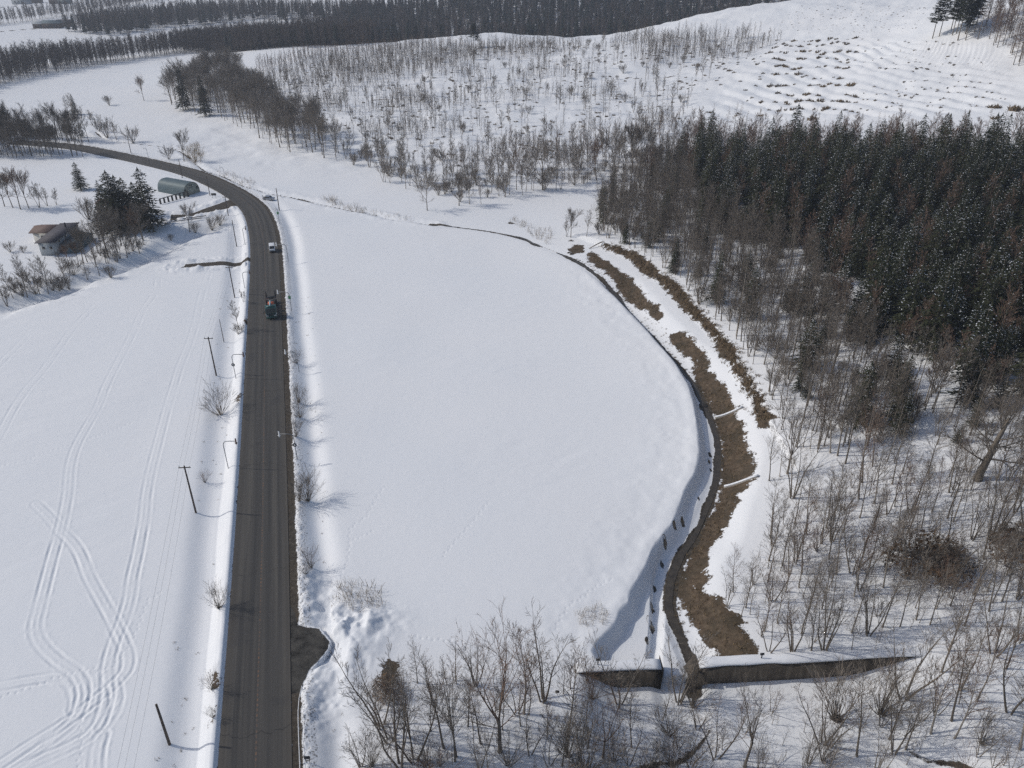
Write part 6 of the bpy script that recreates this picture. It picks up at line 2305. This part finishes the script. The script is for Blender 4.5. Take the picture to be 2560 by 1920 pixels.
pts += [(1920 + 1960 * TS, 930 * TS, 1.5), (1920 + 2130 * TS, 940 * TS, 1.7), (1920 + 2180 * TS, 950 * TS, 1.4), (1920 + 1970 * TS, 1020 * TS, 1.2), (1920 + 725 * TS, 740 * TS, 1.5), (1920 + 385 * TS, 1035 * TS, 1.6)]
bu, bv = np.array([p[0] for p in pts]), np.array([p[1] for p in pts])
bx_, by_ = gp(bu, bv)
bz_ = H(bx_, by_)
for i, p in enumerate(pts):
    o = link("brush_clump", CLM[cr_.randrange(5)], None, (bx_[i], by_[i], bz_[i] - .1))
    o.scale = (p[2] * 1.5, p[2] * 1.3, p[2] * 1.9)
    o.rotation_euler = (0, 0, cr_.uniform(-.4, .4))
    tag(o, "small brown brush clump poking through snow on the cleared slope", "brush", "brush clumps on the cleared slope")
# ground cover on the hillside, creek banks and verges: stuff
rr_ = random.Random(31)
hx_, hy_ = scatter(SAPP, 3.6, 1.0, 81)
k = np.random.default_rng(8).random(len(hx_)) < np.clip(.55 + .8 * fbm(hx_, hy_, 30, 2, 83), .08, 1)
hx_, hy_ = hx_[k], hy_[k]
hz_ = H(hx_, hy_)
join_plants("hillside_brush", [[(*a, 0)] for a in CL], [(hx_[i], hy_[i], hz_[i] - .1, rr_.choice((.15, .2, .25, .3, .35, .45, .55, 1.1)), rr_.uniform(-3, 3), rr_.randrange(5)) for i in range(len(hx_))], [M['brush']], None, "low brown brush scattered between the saplings", "brush")
P2 = gpl(T(1920, 0, [(0, 280), (700, 280), (1300, 260), (1400, 60), (900, 20), (300, 60)]))
hx_, hy_ = scatter(P2, 4.6, 1.0, 82)
hz_ = H(hx_, hy_)
join_plants("hilltop_brush", [[(*a, 0)] for a in CL], [(hx_[i], hy_[i], hz_[i] - .1, rr_.uniform(.25, .65), rr_.uniform(-.4, .4), rr_.randrange(5)) for i in range(len(hx_))], [M['brush']], None, "sparse brown stalks above the cleared slope", "brush")


def tuft(seed):
    q = random.Random(seed)
    g = G()
    for k in range(9):
        p = Vector((q.gauss(0, .12), q.gauss(0, .12), -.05))
        d = rdir(Vector((0, -.2, 1)).normalized(), q.uniform(.2, 1.1), q)
        g.ribbon(p, p + d * q.uniform(.18, .42), .035, q)
    return g.arrays()


TU = [[(*tuft(k), 0)] for k in range(6)]
RD = [[(*reed(k), 0)] for k in range(6)]
pl = []
for P in GRASS[:2]:
    gx_, gy_ = scatter(P, .62, 1.0, 91)
    n1 = vnoise(gx_, gy_, 2.2, 5)
    k = (poly_sd(gx_, gy_, P, 3) > .35) & (n1 > -.45)
    gx_, gy_ = gx_[k], gy_[k]
    gz_ = H(gx_, gy_)
    pl += [(gx_[i], gy_[i], gz_[i], rr_.uniform(.7, 1.4), rr_.random() * 6.28, rr_.randrange(6)) for i in range(len(gx_))]
join_plants("dry_grass", TU, pl, [M['drygrass']], None, "matted brown grass on the thawed creek bank", "grass")
pl = []
bbp = smooth_line(BROWNBANK, .55)
for q in range(9):
    gx_ = bbp[:, 0] + np.random.default_rng(q).normal(.3, .8, len(bbp))
    gy_ = bbp[:, 1] + np.random.default_rng(q + 9).normal(0, .7, len(bbp))
    gz_ = H(gx_, gy_)
    pl += [(gx_[i], gy_[i], gz_[i], rr_.uniform(1.0, 2.2), rr_.random() * 6.28, rr_.randrange(6)) for i in range(len(gx_))]
join_plants("bank_brush", TU, pl, [M['brush']], None, "rusty brown brush along the cut bank at the forest edge", "brush")
# reeds and stalks in the snow
REED = [(gpl(T(640, 1440, [(640, 60), (900, 60), (1100, 180), (1150, 330), (900, 320), (720, 310), (600, 250)])), .85, .8, 1.7),
        (gpl(T(1280, 1440, [(560, 330), (760, 250), (840, 330), (830, 420), (620, 450), (560, 420)])), .5, .5, 1.0),
        (gpl(T(640, 480, [(560, 60), (700, 60), (760, 110), (960, 150), (960, 190), (800, 160), (640, 110)])), 1.4, 1.2, 2.2),
        (gpl(T(0, 0, [(1560, 1290), (1700, 1230), (1780, 1330), (1740, 1430), (1620, 1400)])), 1.6, 1.2, 2.2),
        (gpl(T(640, 480, [(960, 150), (1340, 220), (1340, 260), (1000, 190)])), 1.5, .6, 1.4),
        (gpl(T(0, 0, [(1880, 1480), (2212, 1570), (2212, 1650), (1900, 1530)])), 1.7, 1.0, 1.8),
        (gpl(T(1280, 480, [(0, 220), (360, 350), (340, 470), (200, 400), (0, 270)])), 1.6, .9, 1.9)]
pl = []
for P, sp, a, b in REED:
    gx_, gy_ = scatter(P, sp, 1.0, 93)
    gz_ = H(gx_, gy_)
    pl += [(gx_[i], gy_[i], gz_[i], rr_.uniform(a, b), rr_.random() * 6.28, rr_.randrange(6)) for i in range(len(gx_))]
join_plants("dry_reeds", RD, pl, [M['drygrass']], None, "pale dry reeds and stalks standing in the snow", "reeds")
CBK = gpl(T(1280, 480, [(-40, 215), (360, 340), (640, 470), (760, 560), (880, 660), (840, 700), (620, 570), (500, 545), (340, 440), (200, 395), (-40, 285)]))
gx_, gy_ = scatter(CBK, 2.6, 1.0, 97)
k = np.random.default_rng(5).random(len(gx_)) < .5
gx_, gy_ = gx_[k], gy_[k]
gz_ = H(gx_, gy_)
join_plants("creek_brush", [[(*a, 0)] for a in CL], [(gx_[i], gy_[i], gz_[i] - .08, rr_.choice((.2, .3, .45, .8)), rr_.uniform(-3, 3), rr_.randrange(5)) for i in range(len(gx_))], [M['brush']], None, "small brown brush lumps on the snowy bank of the upper creek", "brush")
pl = []
for q in range(520):
    k = rr_.randrange(int(len(STREAM) * .3), int(len(STREAM) * .97))
    t = STREAM[min(k + 1, len(STREAM) - 1)] - STREAM[k - 1]
    t = t / np.linalg.norm(t)
    p = STREAM[k] + np.array([-t[1], t[0]]) * rr_.choice((rr_.uniform(.6, 1.4), rr_.uniform(.6, 4.0)))
    pl.append((p[0], p[1], rr_.uniform(.5, 1.3), rr_.random() * 6.28, rr_.randrange(6)))
zz = H(np.array([p[0] for p in pl]), np.array([p[1] for p in pl]))
join_plants("stream_edge_grass", TU, [(p[0], p[1], zz[i], p[2], p[3], p[4]) for i, p in enumerate(pl)], [M['brush']], None, "dark dead tufts along the stream's edge", "grass")
# dead stalks in the roadside ditches
pl = []
for q in range(120):
    k = rr_.randrange(5, 90)
    s_ = rr_.choice((-1, 1)) * rr_.uniform(6.5, 10.5)
    t = ROADC[k + 1] - ROADC[k]
    t /= np.linalg.norm(t)
    p = ROADC[k] + np.array([t[1], -t[0]]) * s_ + t * rr_.uniform(-1, 1)
    pl.append((p[0], p[1], 0, rr_.uniform(.4, 1.1), rr_.random() * 6.28, rr_.randrange(6)))
zz = H(np.array([p[0] for p in pl]), np.array([p[1] for p in pl]))
join_plants("verge_stalks", TU, [(p[0], p[1], zz[i], p[3], p[4], p[5]) for i, p in enumerate(pl)], [M['brush']], None, "dead weed stalks in the roadside ditches", "weeds")
# leafless undergrowth whips in the woods round the dam
und = [gpl([(1890, 1630), (2340, 1640), (2700, 1640), (2700, 1220), (2330, 1170), (2180, 1150), (2050, 1200), (1960, 1250), (1880, 1420), (1840, 1520)]),
       gpl([(880, 2060), (930, 1760), (1000, 1690), (1200, 1640), (1430, 1720), (1700, 1780), (2340, 1730), (2700, 1720), (2700, 2050)])]
pl = []
for P in und:
    gx_, gy_ = scatter(P, 2.9, 1.0, 94)
    gz_ = H(gx_, gy_)
    ds_, _, _ = line_dist(gx_, gy_, STREAM, 30)
    for i in range(len(gx_)):
        if (ds_[i] > 6 or gy_[i] < 64) and not (abs(gy_[i] - dam_y(gx_[i]) - .6) < 1.4 and 7 < gx_[i] < 54):
            pl.append((gx_[i], gy_[i], gz_[i], rr_.uniform(.22, .55), rr_.random() * 6.28, rr_.randrange(8)))
join_plants("undergrowth", sv_, pl, [M['twig']], None, "thin leafless undergrowth whips in the snow round the dam", "undergrowth")

# ------------------------------------------------------------------ thin winter haze
hm = bpy.data.materials.new("thin_haze")
hm.use_nodes = True
hn = hm.node_tree
hn.nodes.clear()
ho = hn.nodes.new("ShaderNodeOutputMaterial")
hv = hn.nodes.new("ShaderNodeVolumePrincipled")
hv.inputs['Color'].default_value = (.80, .87, 1.0, 1)
hv.inputs['Density'].default_value = 0.00026
hv.inputs['Anisotropy'].default_value = .2
hn.links.new(hv.outputs[0], ho.inputs['Volume'])
hz0, hz1 = GZ[0] - 1.0, max(GZ[1] + 25.0, 82.0)
tag(MB().box((0, 3300, (hz0 + hz1) / 2), (70000, 21000, hz1 - hz0)).build("haze", hm), kind="stuff")
